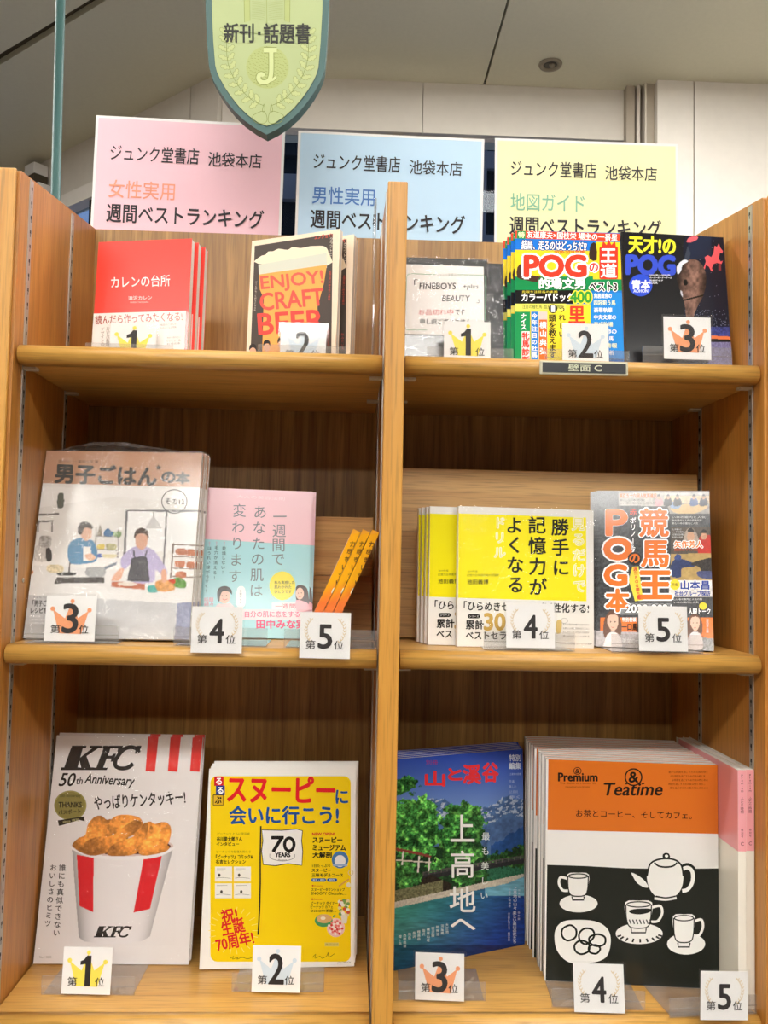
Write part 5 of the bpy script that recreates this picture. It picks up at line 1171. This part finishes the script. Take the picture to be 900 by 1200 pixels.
for i in range(150):
    a = i * 2.399; r_ = 126 * math.sqrt(i / 150); x_ = 442 + r_ * math.cos(a); y_ = 418 + r_ * math.sin(a)
    P.stroke([(x_ - 6, y_), (x_, y_ - 5 * math.sin(i)), (x_ + 6, y_ + 3)], 2, G1, 2)
def jpart(w_, c, L):
    P.stroke([(418, 312), (500, 312)], w_ + 2, c, L); P.stroke([(465, 312), (466, 400), (464, 460), (452, 498), (425, 512), (398, 506), (386, 484), (394, 464), (410, 462), (418, 474)], w_, c, L, 4)
    P.stroke([(440, 500), (470, 498), (494, 478)], w_ * .6, c, L, 4)
jpart(36, '#7D8A45', 3); jpart(27, '#C4CE92', 4)
P.part('oak_wreath')
for s_ in (-1, 1):
    path = smooth_loop([(442 + s_ * 250, 215), (442 + s_ * 254, 300), (442 + s_ * 245, 390), (442 + s_ * 212, 480), (442 + s_ * 160, 560), (442 + s_ * 90, 625), (442 + s_ * 25, 655)], 5, False)
    P.stroke(path, 3, G1, 2)
    for i in range(0, len(path) - 1, 3):
        (x_, y_), (x2, y2) = path[i], path[i + 1]; tx, ty = x2 - x_, y2 - y_; l_ = math.hypot(tx, ty); tx /= l_; ty /= l_
        for q in (-1, 1):
            nx_, ny_ = -ty * q, tx * q
            pts = []
            for t_, k_ in ((0, 2), (13, 20), (22, 12), (34, 24), (43, 13), (55, 14), (64, 0), (52, -11), (40, -8), (28, -16), (16, -6), (6, -8)):
                ax = nx_ * .75 + tx * -.55; ay = ny_ * .75 + ty * -.55; bx, by = -ay, ax
                pts.append((x_ + ax * t_ + bx * k_, y_ + ay * t_ + by * k_))
            P.fill(pts, '#B7C184', 1, 2); P.stroke(pts, 2.2, G1, 2, 2, True)
for pts in ([(420, 645), (410, 690), (425, 690)], [(465, 645), (475, 690), (460, 690)], [(418, 690), (350, 720), (370, 760), (420, 765), (440, 740)], [(466, 690), (540, 715), (520, 760), (460, 765), (446, 740)]): P.stroke(pts, 3, G1, 2, 4, True)
P.part('open_book').stroke([(296, -40), (300, 140)], 3, G1, 2); P.stroke([(332, -40), (334, 130)], 2, G1, 2); P.stroke([(436, -40), (438, 150)], 4, G2, 2); P.stroke([(548, -40), (548, 130)], 2, G1, 2); P.stroke([(582, -40), (580, 140)], 3, G1, 2)
P.fill([(296, -40), (332, -40), (334, 130), (300, 140)], '#A9B471', 1); P.fill([(548, -40), (582, -40), (580, 140), (548, 130)], '#A9B471', 1)
P.stroke([(300, 200), (438, 214), (580, 200)], 3, G1, 2, 4)
for i in range(9): P.stroke([(345, 10 + i * 13), (390, 14 + i * 13), (428, 22 + i * 13)], 1.6, G2, 2, 3); P.stroke([(448, 22 + i * 13), (490, 14 + i * 13), (538, 10 + i * 13)], 1.6, G2, 2, 3)
P.part('lettering').text('新刊', 172, 146, 356, 264, '#26281F', 5, bold=3.6); P.rect(382, 196, 400, 218, '#26281F', 5); P.text('話題書', 420, 148, 706, 270, '#26281F', 5, bold=3.6)
P.build()
bm = bmesh.new(); lathe(bm, [(.005, .34), (.005, .938)], 0, 0, 14); bm_obj('hanger_rod', bm, M['teal'], sg, True)
bm = bmesh.new(); lathe(bm, [(.001, 3.0), (.0078, 3.0), (.0078, 1.0), (.0078, .0), (.001, .0)], 0, 0, 18)
po = bm_obj('pole', bm, M['teal'], None, True); po.matrix_world = Matrix.Translation((-.5325, .45, 0.0)) @ Matrix.Rotation(R(-.75), 4, 'Y')
tag(po, 'slim teal metal pole rising behind the upper corner of the bookcase', 'pole')
bpy.data.objects.remove(_to)
for o in COL.objects:
    for k in ('_w', '_h'):
        if k in o: del o[k]
